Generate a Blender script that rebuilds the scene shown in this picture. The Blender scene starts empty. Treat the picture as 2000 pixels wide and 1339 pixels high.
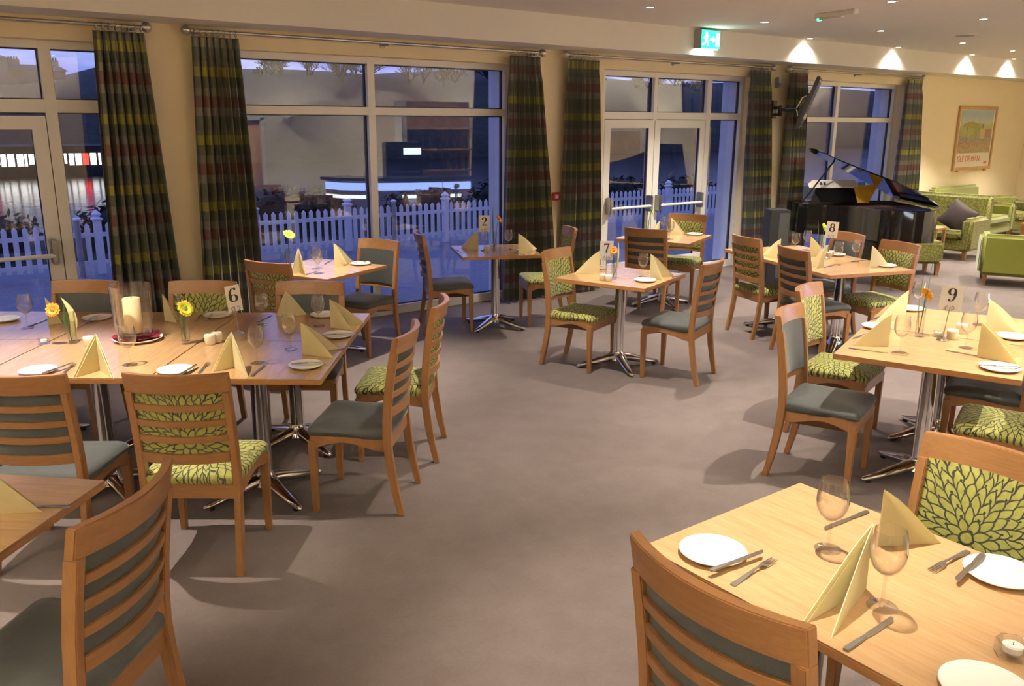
import bpy, bmesh, math, random
from mathutils import Vector, Matrix

# ------------------------------------------------------------------ camera, world, exposure
SC = bpy.context.scene
COL = SC.collection
PI = math.pi
R = math.radians

cam_d = bpy.data.cameras.new('camera')
cam_d.sensor_width = 36.0
cam_d.lens = 36.0 * 1672.0 / 2000.0
cam_d.clip_start, cam_d.clip_end = 0.05, 400
cam = bpy.data.objects.new('camera', cam_d)
COL.objects.link(cam)
cam.matrix_world = (Matrix.Translation((0, 0, 1.99)) @ Matrix.Rotation(R(-36.97), 4, 'Z')
                    @ Matrix.Rotation(R(90 - 14.54), 4, 'X') @ Matrix.Rotation(R(0.29), 4, 'Z'))
SC.camera = cam

SC.view_settings.view_transform = 'Standard'
SC.view_settings.look = 'None'
SC.view_settings.gamma = 1.0
SC.view_settings.use_curve_mapping = False
SC.view_settings.exposure = 1.1
SC.cycles.max_bounces = 9
SC.cycles.diffuse_bounces = 4
SC.cycles.glossy_bounces = 4
SC.cycles.transmission_bounces = 6
SC.cycles.transparent_max_bounces = 24
SC.cycles.caustics_reflective = False
SC.cycles.caustics_refractive = False
SC.cycles.sample_clamp_indirect = 4.0

SKY = 0.80           # strength of the dusk sky
DOWN = 195.0          # watts of one downlight
UP = 720.0           # watts of one wall uplighter, mostly added ambient fill
WARM = (1.0, 0.90, 0.75)


def world():
    w = bpy.data.worlds.new('dusk_sky')
    SC.world = w
    w.use_nodes = True
    nt = w.node_tree
    nt.nodes.clear()
    out = nt.nodes.new('ShaderNodeOutputWorld')
    bg = nt.nodes.new('ShaderNodeBackground')
    tc = nt.nodes.new('ShaderNodeTexCoord')
    sep = nt.nodes.new('ShaderNodeSeparateXYZ')
    nt.links.new(tc.outputs['Generated'], sep.inputs[0])
    ramp = nt.nodes.new('ShaderNodeValToRGB')
    e = ramp.color_ramp.elements
    e[0].position, e[0].color = 0.0, (0.20, 0.24, 0.62, 1)
    e[1].position, e[1].color = 0.5, (0.17, 0.23, 0.74, 1)
    nt.links.new(sep.outputs['Z'], ramp.inputs[0])
    mp = nt.nodes.new('ShaderNodeMapping')
    mp.inputs['Scale'].default_value = (4, 4, 16)
    nt.links.new(tc.outputs['Generated'], mp.inputs[0])
    nz = nt.nodes.new('ShaderNodeTexNoise')
    nz.inputs['Scale'].default_value = 1.6
    nz.inputs['Detail'].default_value = 5
    nt.links.new(mp.outputs[0], nz.inputs['Vector'])
    cr = nt.nodes.new('ShaderNodeValToRGB')
    cr.color_ramp.elements[0].position = 0.48
    cr.color_ramp.elements[1].position = 0.66
    nt.links.new(nz.outputs[0], cr.inputs[0])
    mix = nt.nodes.new('ShaderNodeMixRGB')
    mix.inputs['Color2'].default_value = (0.36, 0.40, 0.72, 1)
    nt.links.new(cr.outputs[0], mix.inputs[0])
    nt.links.new(ramp.outputs[0], mix.inputs['Color1'])
    nt.links.new(mix.outputs[0], bg.inputs[0])
    bg.inputs[1].default_value = SKY
    nt.links.new(bg.outputs[0], out.inputs[0])


world()

# ------------------------------------------------------------------ materials
MATS = {}


class NT:
    def __init__(self, name):
        self.m = bpy.data.materials.new(name)
        self.m.use_nodes = True
        self.nt = self.m.node_tree
        self.bsdf = self.nt.nodes['Principled BSDF']
        self.out = self.nt.nodes['Material Output']
        MATS[name] = self.m

    def n(self, t, **kw):
        x = self.nt.nodes.new('ShaderNode' + t)
        for k, v in kw.items():
            setattr(x, k, v)
        return x

    def l(self, a, b):
        self.nt.links.new(a, b)

    def val(self, sock, v):
        if hasattr(v, 'is_linked') or hasattr(v, 'links'):
            self.l(v, sock)
        else:
            sock.default_value = v

    def math(self, op, a, b=0.0, clamp=False):
        x = self.n('Math', operation=op, use_clamp=clamp)
        self.val(x.inputs[0], a)
        self.val(x.inputs[1], b)
        return x.outputs[0]

    def mix(self, f, a, b, blend='MIX'):
        x = self.n('MixRGB', blend_type=blend)
        self.val(x.inputs[0], f)
        self.val(x.inputs[1], a)
        self.val(x.inputs[2], b)
        return x.outputs[0]

    def obj(self, scale=(1, 1, 1), loc=(0, 0, 0), rot=(0, 0, 0), kind='Object'):
        tc = self.n('TexCoord')
        mp = self.n('Mapping')
        mp.inputs['Scale'].default_value = scale
        mp.inputs['Location'].default_value = loc
        mp.inputs['Rotation'].default_value = rot
        self.l(tc.outputs[kind], mp.inputs[0])
        return mp.outputs[0]

    def noise(self, vec, scale=5, detail=3, rough=0.5):
        x = self.n('TexNoise')
        x.inputs['Scale'].default_value = scale
        x.inputs['Detail'].default_value = detail
        x.inputs['Roughness'].default_value = rough
        self.l(vec, x.inputs['Vector'])
        return x.outputs[0]

    def ramp(self, fac, stops, const=False):
        x = self.n('ValToRGB')
        cr = x.color_ramp
        if const:
            cr.interpolation = 'CONSTANT'
        while len(cr.elements) < len(stops):
            cr.elements.new(0.5)
        for e, (p, c) in zip(cr.elements, stops):
            e.position = p
            e.color = (c[0], c[1], c[2], 1) if len(c) == 3 else c
        self.l(fac, x.inputs[0])
        return x.outputs[0]

    def set(self, **kw):
        for k, v in kw.items():
            s = self.bsdf.inputs[k.replace('_', ' ')]
            if isinstance(v, tuple) and len(v) == 3 and s.type == 'RGBA':
                v = (*v, 1)
            self.val(s, v)
        return self

    def bump(self, h, strength=0.2, dist=0.01):
        b = self.n('Bump')
        b.inputs['Strength'].default_value = strength
        b.inputs['Distance'].default_value = dist
        self.l(h, b.inputs['Height'])
        self.l(b.outputs[0], self.bsdf.inputs['Normal'])


def plain(name, col, rough=0.5, metal=0.0, var=0.06, scale=30, **kw):
    t = NT(name)
    f = t.noise(t.obj(), scale, 3)
    a = tuple(c * (1 - var) for c in col)
    b = tuple(min(1, c * (1 + var)) for c in col)
    t.set(Base_Color=t.ramp(f, [(0.3, a), (0.7, b)]), Roughness=rough, Metallic=metal, **kw)
    return t


def wood(name, dark, light, scale, rough=0.38, coat=0.0, fine=1.0):
    t = NT(name)
    v = t.obj(scale)
    f = t.noise(v, 1.0, 6, 0.6)
    v2 = t.obj(tuple(s * 5 for s in scale))
    g = t.noise(v2, 1.0, 3, 0.5)
    c = t.ramp(f, [(0.25, dark), (0.5, tuple((a + b) / 2 for a, b in zip(dark, light))), (0.78, light)])
    c = t.mix(0.35, c, t.ramp(g, [(0.35, dark), (0.65, light)]))
    t.set(Base_Color=c, Roughness=rough, Coat_Weight=coat, Coat_Roughness=0.14)
    return t


def emit(name, col, strength):
    t = NT(name)
    e = t.n('Emission')
    e.inputs[0].default_value = (*col, 1)
    e.inputs[1].default_value = strength
    t.l(e.outputs[0], t.out.inputs[0])
    return t


def glassy(name, ior, base, tint=(1, 1, 1), rough=0.0, scale=1.0):
    """thin glass: clear with a mirror reflection that grows towards grazing"""
    t = NT(name)
    tr = t.n('BsdfTransparent')
    tr.inputs[0].default_value = (*tint, 1)
    gl = t.n('BsdfGlossy')
    gl.inputs['Roughness'].default_value = rough
    lw = t.n('LayerWeight')
    lw.inputs['Blend'].default_value = 0.5
    f = t.math('ADD', t.math('MULTIPLY', t.math('POWER', lw.outputs['Facing'], ior), scale), base, clamp=True)
    mx = t.n('MixShader')
    t.l(f, mx.inputs[0])
    t.l(tr.outputs[0], mx.inputs[1])
    t.l(gl.outputs[0], mx.inputs[2])
    t.l(mx.outputs[0], t.out.inputs[0])
    return t


def leaf_fabric(name, axis, cx, cz):
    """lime petals of one large chrysanthemum, outlined in charcoal"""
    t = NT(name)
    tc = t.n('TexCoord')
    sep = t.n('SeparateXYZ')
    t.l(tc.outputs['Object'], sep.inputs[0])
    x = t.math('SUBTRACT', sep.outputs[0], cx)
    y = t.math('SUBTRACT', sep.outputs[1 if axis == 'xy' else 2], cz)
    r = t.math('SQRT', t.math('ADD', t.math('ADD', t.math('MULTIPLY', x, x), t.math('MULTIPLY', y, y)), 1e-5))
    th = t.math('ARCTAN2', x, y)
    H = 0.040                                # ring spacing in metres
    wob = t.math('SUBTRACT', t.noise(t.obj(), 16, 1), 0.5)
    thn = t.math('ADD', t.math('DIVIDE', th, 2 * PI), t.math('MULTIPLY', wob, 0.03))
    v = t.math('ADD', t.math('DIVIDE', r, H), t.math('MULTIPLY', wob, 0.9))
    i = t.math('FLOOR', v)
    f = t.math('FRACT', v)

    def off(row):
        # distance from the middle line of the petal of this ring, 0 to 0.5
        n = t.math('MULTIPLY', t.math('ADD', row, 1.0), 8.0)
        q = t.math('FRACT', t.math('ADD', t.math('MULTIPLY', thn, n), t.math('MULTIPLY', row, 0.37)))
        return t.math('ABSOLUTE', t.math('SUBTRACT', q, 0.5))
    own = off(i)
    inner = off(t.math('SUBTRACT', i, 1.0))
    w = t.math('MULTIPLY', t.math('POWER', t.math('SUBTRACT', 1.0, t.math('DIVIDE', f, 0.74), clamp=True), 0.62), 0.5)
    din = t.math('SUBTRACT', w, inner)
    dist = t.math('ABSOLUTE', din)
    edge = t.math('SUBTRACT', 0.5, own)
    edge = t.math('ADD', edge, t.math('MULTIPLY', t.math('GREATER_THAN', din, 0.0), 9.0))
    gap = t.math('MINIMUM', dist, edge)
    line = t.n('MapRange')
    line.inputs['From Min'].default_value = 0.06
    line.inputs['From Max'].default_value = 0.105
    t.l(gap, line.inputs['Value'])
    petal = t.ramp(t.noise(t.obj(), 40, 2), [(0.3, (0.27, 0.275, 0.045)), (0.7, (0.41, 0.41, 0.10))])
    wv = t.noise(t.obj(), 900, 2)
    petal = t.mix(0.18, petal, t.ramp(wv, [(0.3, (0.1, 0.1, 0.02)), (0.7, (0.7, 0.7, 0.25))]))
    col = t.mix(line.outputs[0], (0.022, 0.024, 0.022, 1), petal)
    t.set(Base_Color=col, Roughness=0.85, Sheen_Weight=0.15)
    t.bump(line.outputs[0], 0.2, 0.002)
    return t


def build_materials():
    # building
    plain('wall_cream', (0.86, 0.74, 0.50), 0.75, var=0.015, scale=3)
    plain('wall_pale', (0.74, 0.70, 0.56), 0.75, var=0.015, scale=3)
    plain('ceiling_white', (0.80, 0.77, 0.71), 0.85, var=0.01, scale=3)
    plain('frame_white', (0.84, 0.82, 0.78), 0.35, var=0.01)
    plain('render_outside', (0.75, 0.76, 0.80), 0.8, var=0.04, scale=8)
    plain('gasket', (0.015, 0.015, 0.017), 0.6)
    t = NT('carpet')
    v = t.obj()
    f = t.noise(v, 420, 3, 0.7)
    g = t.noise(v, 5.0, 4, 0.65)
    h = t.noise(v, 60, 3, 0.6)
    c = t.ramp(f, [(0.3, (0.0788, 0.0598, 0.0557)), (0.7, (0.1608, 0.1238, 0.1162))])
    c = t.mix(0.35, c, t.ramp(h, [(0.35, (0.0844, 0.0641, 0.0599)), (0.65, (0.1528, 0.1174, 0.11))]))
    c = t.mix(0.45, c, t.ramp(g, [(0.36, (0.0965, 0.0727, 0.0682)), (0.64, (0.1407, 0.108, 0.1016))]))
    t.set(Base_Color=c, Roughness=0.95, Sheen_Weight=0.12)
    t.bump(f, 0.5, 0.004)
    t = NT('pavers')
    br = t.n('TexBrick')
    t.l(t.obj(), br.inputs['Vector'])
    br.inputs['Scale'].default_value = 4.0
    br.inputs['Color1'].default_value = (0.20, 0.20, 0.24, 1)
    br.inputs['Color2'].default_value = (0.15, 0.155, 0.20, 1)
    br.inputs['Mortar'].default_value = (0.11, 0.115, 0.15, 1)
    br.inputs['Mortar Size'].default_value = 0.012
    t.set(Base_Color=br.outputs[0], Roughness=0.55)
    plain('fence_white', (0.80, 0.80, 0.82), 0.5, var=0.03)
    plain('post_grey', (0.35, 0.36, 0.38), 0.35, 0.6)
    plain('bank_dark', (0.018, 0.022, 0.016), 0.95, var=0.5, scale=2)
    plain('tree_dark', (0.010, 0.010, 0.012), 0.95, var=0.3)
    plain('hedge_dark', (0.012, 0.018, 0.010), 0.9, var=0.6, scale=9)
    plain('stone_far', (0.10, 0.10, 0.13), 0.9, var=0.25, scale=0.6)
    plain('roof_far', (0.055, 0.058, 0.075), 0.9, var=0.2, scale=1)
    t = NT('harbour_water')
    t.set(Base_Color=(0.004, 0.006, 0.010), Roughness=0.16, IOR=1.2)
    t.bump(t.noise(t.obj((1, 4, 1)), 1.2, 3), 0.12, 0.05)
    # timber
    wood('oak_up', (0.245, 0.112, 0.040), (0.360, 0.180, 0.070), (26, 26, 2.2), 0.36, 0.15)
    wood('oak_across', (0.245, 0.112, 0.040), (0.360, 0.180, 0.070), (2.2, 26, 26), 0.34, 0.2)
    wood('oak_top', (0.40, 0.225, 0.100), (0.56, 0.355, 0.180), (22, 1.6, 22), 0.27, 0.6)
    wood('oak_edge', (0.33, 0.145, 0.048), (0.44, 0.21, 0.075), (6, 6, 26), 0.35, 0.2)
    wood('door_oak', (0.36, 0.20, 0.085), (0.46, 0.27, 0.12), (20, 20, 1.5), 0.4)
    wood('picture_oak', (0.42, 0.25, 0.10), (0.52, 0.32, 0.14), (12, 12, 12), 0.4)
    # chair cloth
    leaf_fabric('petal_back', 'xz', 0.03, 0.63)
    leaf_fabric('petal_seat', 'xy', 0.02, -0.02)
    t = NT('charcoal_cloth')
    v = t.obj()
    f = t.noise(v, 700, 2)
    g = t.noise(v, 14, 3)
    c = t.ramp(f, [(0.3, (0.026, 0.030, 0.030)), (0.7, (0.062, 0.068, 0.068))])
    c = t.mix(0.3, c, t.ramp(g, [(0.3, (0.032, 0.035, 0.035)), (0.7, (0.055, 0.060, 0.060))]))
    t.set(Base_Color=c, Roughness=0.72, Sheen_Weight=0.35, Sheen_Roughness=0.35)
    t.bump(f, 0.3, 0.002)
    t = NT('moss_cloth')
    t.set(Base_Color=t.ramp(t.noise(t.obj(), 260, 3), [(0.3, (0.125, 0.135, 0.008)), (0.7, (0.19, 0.20, 0.018))]),
          Roughness=0.8, Sheen_Weight=0.3)
    t = NT('moss_pattern')
    v = t.n('TexVoronoi', feature='DISTANCE_TO_EDGE')
    v.inputs['Scale'].default_value = 22
    t.l(t.obj(), v.inputs['Vector'])
    t.set(Base_Color=t.ramp(v.outputs['Distance'], [(0.02, (0.085, 0.078, 0.012)), (0.16, (0.175, 0.175, 0.020))]),
          Roughness=0.8, Sheen_Weight=0.25)
    plain('cushion_brown', (0.030, 0.018, 0.018), 0.8)
    # plaid curtain, cloth coordinates in the UV map (u across the unrolled cloth, v height)
    t = NT('plaid')
    uv = t.n('UVMap')
    sp = t.n('SeparateXYZ')
    t.l(uv.outputs[0], sp.inputs[0])
    vv = t.math('FRACT', t.math('MULTIPLY', sp.outputs[1], 1 / 0.56))
    uu = t.math('FRACT', t.math('MULTIPLY', sp.outputs[0], 1 / 0.34))
    band = t.ramp(vv, [(0.0, (0.080, 0.088, 0.074)), (0.20, (0.20, 0.195, 0.18)), (0.33, (0.15, 0.060, 0.060)),
                       (0.50, (0.18, 0.175, 0.16)), (0.62, (0.080, 0.086, 0.072)), (0.78, (0.30, 0.285, 0.055)),
                       (0.92, (0.12, 0.12, 0.10))], const=True)
    mul = t.ramp(uu, [(0.0, (1.0, 1.0, 1.0)), (0.20, (0.28, 0.30, 0.28)), (0.42, (1.1, 1.05, 1.0)),
                      (0.55, (0.38, 0.37, 0.35)), (0.72, (1.6, 1.5, 0.95)), (0.86, (0.32, 0.33, 0.32))], const=True)
    c = t.mix(1.0, band, mul, 'MULTIPLY')
    c = t.mix(0.22, c, t.ramp(t.noise(t.obj((300, 300, 60)), 1, 2), [(0.3, (0.03, 0.03, 0.025)), (0.7, (0.11, 0.11, 0.09))]))
    t.set(Base_Color=c, Roughness=0.6, Sheen_Weight=0.25, Sheen_Roughness=0.4)
    # metal and tableware
    t = NT('chrome')
    t.set(Base_Color=(0.80, 0.80, 0.80), Metallic=1.0, Roughness=t.math('ADD', t.math('MULTIPLY', t.noise(t.obj(), 6, 2), 0.05), 0.07))
    plain('brushed_steel', (0.52, 0.50, 0.47), 0.28, 1.0, var=0.05)
    plain('dull_steel', (0.34, 0.33, 0.31), 0.38, 1.0, var=0.05)
    plain('rubber_black', (0.012, 0.012, 0.012), 0.6)
    plain('porcelain', (0.84, 0.82, 0.77), 0.14, var=0.01)
    plain('cruet_cream', (0.78, 0.74, 0.62), 0.2, var=0.01)
    t = plain('napkin_paper', (0.95, 0.90, 0.62), 0.85, var=0.02, scale=90)
    tl = t.n('BsdfTranslucent')
    tl.inputs[0].default_value = (0.92, 0.84, 0.50, 1)
    mx = t.n('MixShader')
    mx.inputs[0].default_value = 0.40
    t.l(t.bsdf.outputs[0], mx.inputs[1])
    t.l(tl.outputs[0], mx.inputs[2])
    t.l(mx.outputs[0], t.out.inputs[0])
    glassy('clear_glass', 2.2, 0.055, (0.99, 0.992, 0.99), 0.02, 1.15)
    glassy('thick_glass', 2.6, 0.06, (0.95, 0.96, 0.955), 0.015, 1.0)
    glassy('window_glass', 4.0, 0.095, (0.93, 0.95, 0.97), 0.0, 0.6)
    plain('card_white', (0.86, 0.85, 0.82), 0.5, var=0.01)
    plain('card_grey', (0.46, 0.44, 0.42), 0.5, var=0.02)
    plain('ink_black', (0.008, 0.008, 0.009), 0.5)
    plain('wax_cream', (0.80, 0.70, 0.42), 0.5, var=0.03, scale=14)
    plain('wick', (0.02, 0.02, 0.02), 0.9)
    plain('burgundy_cloth', (0.22, 0.012, 0.028), 0.55, var=0.25, scale=40)
    plain('petal_orange', (0.85, 0.30, 0.03), 0.6, var=0.15, scale=60)
    plain('petal_gold', (0.85, 0.45, 0.03), 0.6, var=0.15, scale=60)
    plain('petal_green', (0.42, 0.60, 0.06), 0.6, var=0.2, scale=60)
    plain('petal_yellow', (0.72, 0.68, 0.06), 0.6, var=0.15, scale=60)
    plain('petal_cream', (0.68, 0.66, 0.34), 0.6, var=0.1)
    plain('flower_eye', (0.34, 0.16, 0.03), 0.8, var=0.3, scale=200)
    plain('flower_eye_green', (0.20, 0.32, 0.03), 0.8, var=0.3, scale=200)
    plain('stem_green', (0.045, 0.12, 0.018), 0.5, var=0.3)
    plain('bud_purple', (0.06, 0.03, 0.06), 0.6, var=0.3)
    # piano, television, lamps
    plain('piano_black', (0.006, 0.006, 0.007), 0.06, var=0.1, Coat_Weight=0.6)
    plain('piano_gold', (0.16, 0.055, 0.030), 0.3, 0.3)
    plain('box_black', (0.010, 0.010, 0.011), 0.5)
    plain('box_grey', (0.06, 0.063, 0.06), 0.6)
    plain('paper_white', (0.80, 0.77, 0.70), 0.7, var=0.03)
    plain('paper_yellow', (0.80, 0.48, 0.03), 0.7, var=0.05)
    plain('screen_black', (0.01, 0.01, 0.012), 0.08)
    plain('sign_grey', (0.30, 0.29, 0.28), 0.5)
    emit('lamp_glow', (1.0, 0.86, 0.66), 14.0)
    emit('sign_green', (0.03, 0.85, 0.36), 1.8)
    emit('sign_white', (0.80, 1.0, 0.92), 9.0)
    emit('led_green', (0.03, 0.95, 0.35), 5.0)
    emit('led_blue', (0.30, 0.42, 1.0), 4.0)
    emit('led_white', (0.80, 0.9, 1.0), 4.0)
    emit('shop_window', (1.0, 0.92, 0.82), 2.0)
    emit('shop_red', (1.0, 0.05, 0.04), 1.6)
    emit('street_glow', (0.85, 0.92, 1.0), 30.0)
    plain('poster_red', (0.62, 0.12, 0.06), 0.5)
    plain('bar_wood', (0.36, 0.21, 0.095), 0.4, var=0.2, scale=5)
    plain('bar_top', (0.03, 0.03, 0.03), 0.2)
    plain('bottle_dark', (0.02, 0.03, 0.02), 0.1, var=0.4)
    plain('board_tan', (0.42, 0.30, 0.13), 0.8)
    plain('plant_green', (0.03, 0.06, 0.015), 0.7, var=0.4)
    # the framed picture: a soft harbour scene above a white caption band
    t = NT('harbour_print')
    tc = t.n('TexCoord')
    sp = t.n('SeparateXYZ')
    t.l(tc.outputs['Object'], sp.inputs[0])
    wob = t.noise(t.obj((6, 6, 6)), 1.5, 4)
    zz = t.math('ADD', sp.outputs[2], t.math('MULTIPLY', t.math('SUBTRACT', wob, 0.5), 0.25))
    bands = t.ramp(t.math('ADD', zz, 0.5), [(0.0, (0.42, 0.36, 0.16)), (0.20, (0.40, 0.20, 0.09)), (0.30, (0.24, 0.24, 0.20)),
                                            (0.40, (0.25, 0.32, 0.30)), (0.48, (0.36, 0.36, 0.14)), (0.66, (0.45, 0.44, 0.19)),
                                            (0.74, (0.50, 0.54, 0.42)), (0.88, (0.36, 0.46, 0.48))])
    spots = t.n('TexVoronoi')
    spots.inputs['Scale'].default_value = 22
    t.l(t.obj(), spots.inputs['Vector'])
    sc2 = t.ramp(spots.outputs['Distance'], [(0.0, (0.5, 0.12, 0.05)), (0.35, (0.20, 0.17, 0.15)), (0.6, (0.45, 0.38, 0.2))])
    low = t.ramp(t.math('ADD', zz, 0.5), [(0.12, (0.6, 0.6, 0.6)), (0.42, (0.45, 0.45, 0.45)), (0.55, (0.0, 0.0, 0.0))])
    xs = t.math('ADD', sp.outputs[0], t.math('MULTIPLY', t.math('SUBTRACT', wob, 0.5), 0.15))

    def blob(cx, cz, rx, rz):
        a = t.math('DIVIDE', t.math('SUBTRACT', xs, cx), rx)
        b = t.math('DIVIDE', t.math('SUBTRACT', zz, cz), rz)
        return t.math('LESS_THAN', t.math('ADD', t.math('MULTIPLY', a, a), t.math('MULTIPLY', b, b)), 1.0)

    def block(x0, x1, z0, z1):
        a = t.math('MULTIPLY', t.math('GREATER_THAN', sp.outputs[0], x0), t.math('LESS_THAN', sp.outputs[0], x1))
        b = t.math('MULTIPLY', t.math('GREATER_THAN', sp.outputs[2], z0), t.math('LESS_THAN', sp.outputs[2], z1))
        return t.math('MULTIPLY', a, b)
    c = t.mix(low, bands, sc2)
    c = t.mix(blob(-0.18, 0.06, 0.34, 0.19), c, (0.30, 0.30, 0.09, 1))
    c = t.mix(blob(-0.30, 0.00, 0.22, 0.12), c, (0.38, 0.37, 0.14, 1))
    c = t.mix(block(0.16, 0.34, -0.16, 0.08), c, (0.52, 0.42, 0.16, 1))
    c = t.mix(block(0.34, 0.56, -0.14, 0.06), c, (0.30, 0.19, 0.12, 1))
    c = t.mix(block(0.20, 0.26, 0.08, 0.18), c, (0.16, 0.17, 0.18, 1))
    c = t.mix(block(-0.34, -0.325, -0.26, 0.14), c, (0.14, 0.12, 0.10, 1))
    t.set(Base_Color=c, Roughness=0.25)
    plain('print_border', (0.80, 0.76, 0.64), 0.3, var=0.01)


build_materials()
M = MATS
random.seed(7)


# ------------------------------------------------------------------ mesh helpers
class G:
    def __init__(self):
        self.v, self.f = [], []

    def add(self, vs, fs):
        o = len(self.v)
        self.v += [tuple(p) for p in vs]
        self.f += [tuple(i + o for i in f) for f in fs]
        return self

    def box(self, x0, x1, y0, y1, z0, z1):
        vs = [(x, y, z) for z in (z0, z1) for x, y in ((x0, y0), (x1, y0), (x1, y1), (x0, y1))]
        return self.add(vs, [(3, 2, 1, 0), (4, 5, 6, 7), (0, 1, 5, 4), (1, 2, 6, 5), (2, 3, 7, 6), (3, 0, 4, 7)])

    def loops(self, rings, cap0=True, cap1=True, close=True):
        n = len(rings[0])
        vs = [p for r in rings for p in r]
        fs = []
        for i in range(len(rings) - 1):
            for j in range(n if close else n - 1):
                k = (j + 1) % n
                fs.append((i * n + j, i * n + k, (i + 1) * n + k, (i + 1) * n + j))
        if cap0:
            fs.append(tuple(range(n - 1, -1, -1)))
        if cap1:
            b = (len(rings) - 1) * n
            fs.append(tuple(b + j for j in range(n)))
        return self.add(vs, fs)

    def lathe(self, prof, n=20, c=(0, 0, 0), cap0=True, cap1=True):
        rings = [[(c[0] + r * math.cos(2 * PI * j / n), c[1] + r * math.sin(2 * PI * j / n), c[2] + z) for j in range(n)] for r, z in prof]
        return self.loops(rings, cap0, cap1)

    def tube(self, pts, r, n=8, cap=True):
        pts = [Vector(p) for p in pts]
        rs = r if isinstance(r, (list, tuple)) else [r] * len(pts)
        rings = []
        up = None
        for i, p in enumerate(pts):
            t = (pts[min(i + 1, len(pts) - 1)] - pts[max(i - 1, 0)]).normalized()
            if up is None:
                up = Vector((0, 0, 1)) if abs(t.z) < 0.9 else Vector((1, 0, 0))
            a = t.cross(up)
            if a.length < 1e-6:
                a = t.cross(Vector((0, 1, 0)))
            a.normalize()
            b = a.cross(t)
            up = b
            rings.append([p + (a * math.cos(2 * PI * j / n) + b * math.sin(2 * PI * j / n)) * rs[i] for j in range(n)])
        return self.loops(rings, cap, cap)

    def prism(self, poly, z0, z1):
        return self.loops([[(x, y, z0) for x, y in poly], [(x, y, z1) for x, y in poly]])

    def slab(self, top, bot):
        """two equal grids of points joined into one closed shell"""
        nr, nc = len(top), len(top[0])
        vs = [p for r in top for p in r] + [p for r in bot for p in r]
        o = nr * nc
        fs = []
        for i in range(nr - 1):
            for j in range(nc - 1):
                a = i * nc + j
                fs.append((a, a + 1, a + nc + 1, a + nc))
                fs.append((o + a, o + a + nc, o + a + nc + 1, o + a + 1))
        edge = [(0, j) for j in range(nc)] + [(i, nc - 1) for i in range(1, nr)] + [(nr - 1, j) for j in range(nc - 2, -1, -1)] + [(i, 0) for i in range(nr - 2, 0, -1)]
        idx = [i * nc + j for i, j in edge]
        for a, b in zip(idx, idx[1:] + idx[:1]):
            fs.append((b, a, o + a, o + b))
        return self.add(vs, fs)

    def xf(self, m, start=0):
        for i in range(start, len(self.v)):
            self.v[i] = tuple(m @ Vector(self.v[i]))
        return self

    def mesh(self, name, mat, smooth=35, bevel=0.0, seg=2):
        me = bpy.data.meshes.new(name)
        me.from_pydata(self.v, [], self.f)
        bm = bmesh.new()
        bm.from_mesh(me)
        bmesh.ops.recalc_face_normals(bm, faces=bm.faces)
        if bevel:
            es = [e for e in bm.edges if len(e.link_faces) == 2 and e.calc_face_angle(0) > R(40)]
            bmesh.ops.bevel(bm, geom=es, offset=bevel, segments=seg, affect='EDGES', clamp_overlap=True)
        for f in bm.faces:
            f.smooth = bool(smooth)
        bm.to_mesh(me)
        bm.free()
        if smooth:
            me.set_sharp_from_angle(angle=R(smooth))
        me.materials.append(M[mat])
        return me


def inst(name, me, parent=None, loc=(0, 0, 0), rz=0.0, scale=None):
    o = bpy.data.objects.new(name, me)
    COL.objects.link(o)
    o.location = loc
    o.rotation_euler = (0, 0, rz)
    if scale:
        o.scale = (scale,) * 3 if not isinstance(scale, tuple) else scale
    o.parent = parent
    return o


def tag(o, label, cat, group=None, kind=None):
    o['label'] = label
    o['category'] = cat
    if group:
        o['group'] = group
    if kind:
        o['kind'] = kind
    return o


def thing(name, label, cat, loc=(0, 0, 0), rz=0.0, group=None, scale=None):
    o = inst(name, None, None, loc, rz, scale)
    o.empty_display_size = 0.1
    return tag(o, label, cat, group)


def struct(name, g, mat, parent=None, loc=(0, 0, 0), rz=0.0, label=None, cat=None, smooth=0, bevel=0.0):
    o = inst(name, g.mesh(name, mat, smooth, bevel) if g else None, parent, loc, rz)
    if parent is None:
        o['kind'] = 'structure'
        if label:
            o['label'] = label
            o['category'] = cat
    return o


def rotz(a):
    return Matrix.Rotation(a, 4, 'Z')


def arc(cx, cy, r, a0, a1, n):
    return [(cx + r * math.cos(a0 + (a1 - a0) * i / n), cy + r * math.sin(a0 + (a1 - a0) * i / n)) for i in range(n + 1)]


# ------------------------------------------------------------------ the room
X0, X1, YB, YW = -3.0, 18.2, -3.0, 7.70        # room extents; YW is the face of the window wall
ZC, ZS = 3.05, 2.75                            # ceiling, underside of the bulkhead


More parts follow.
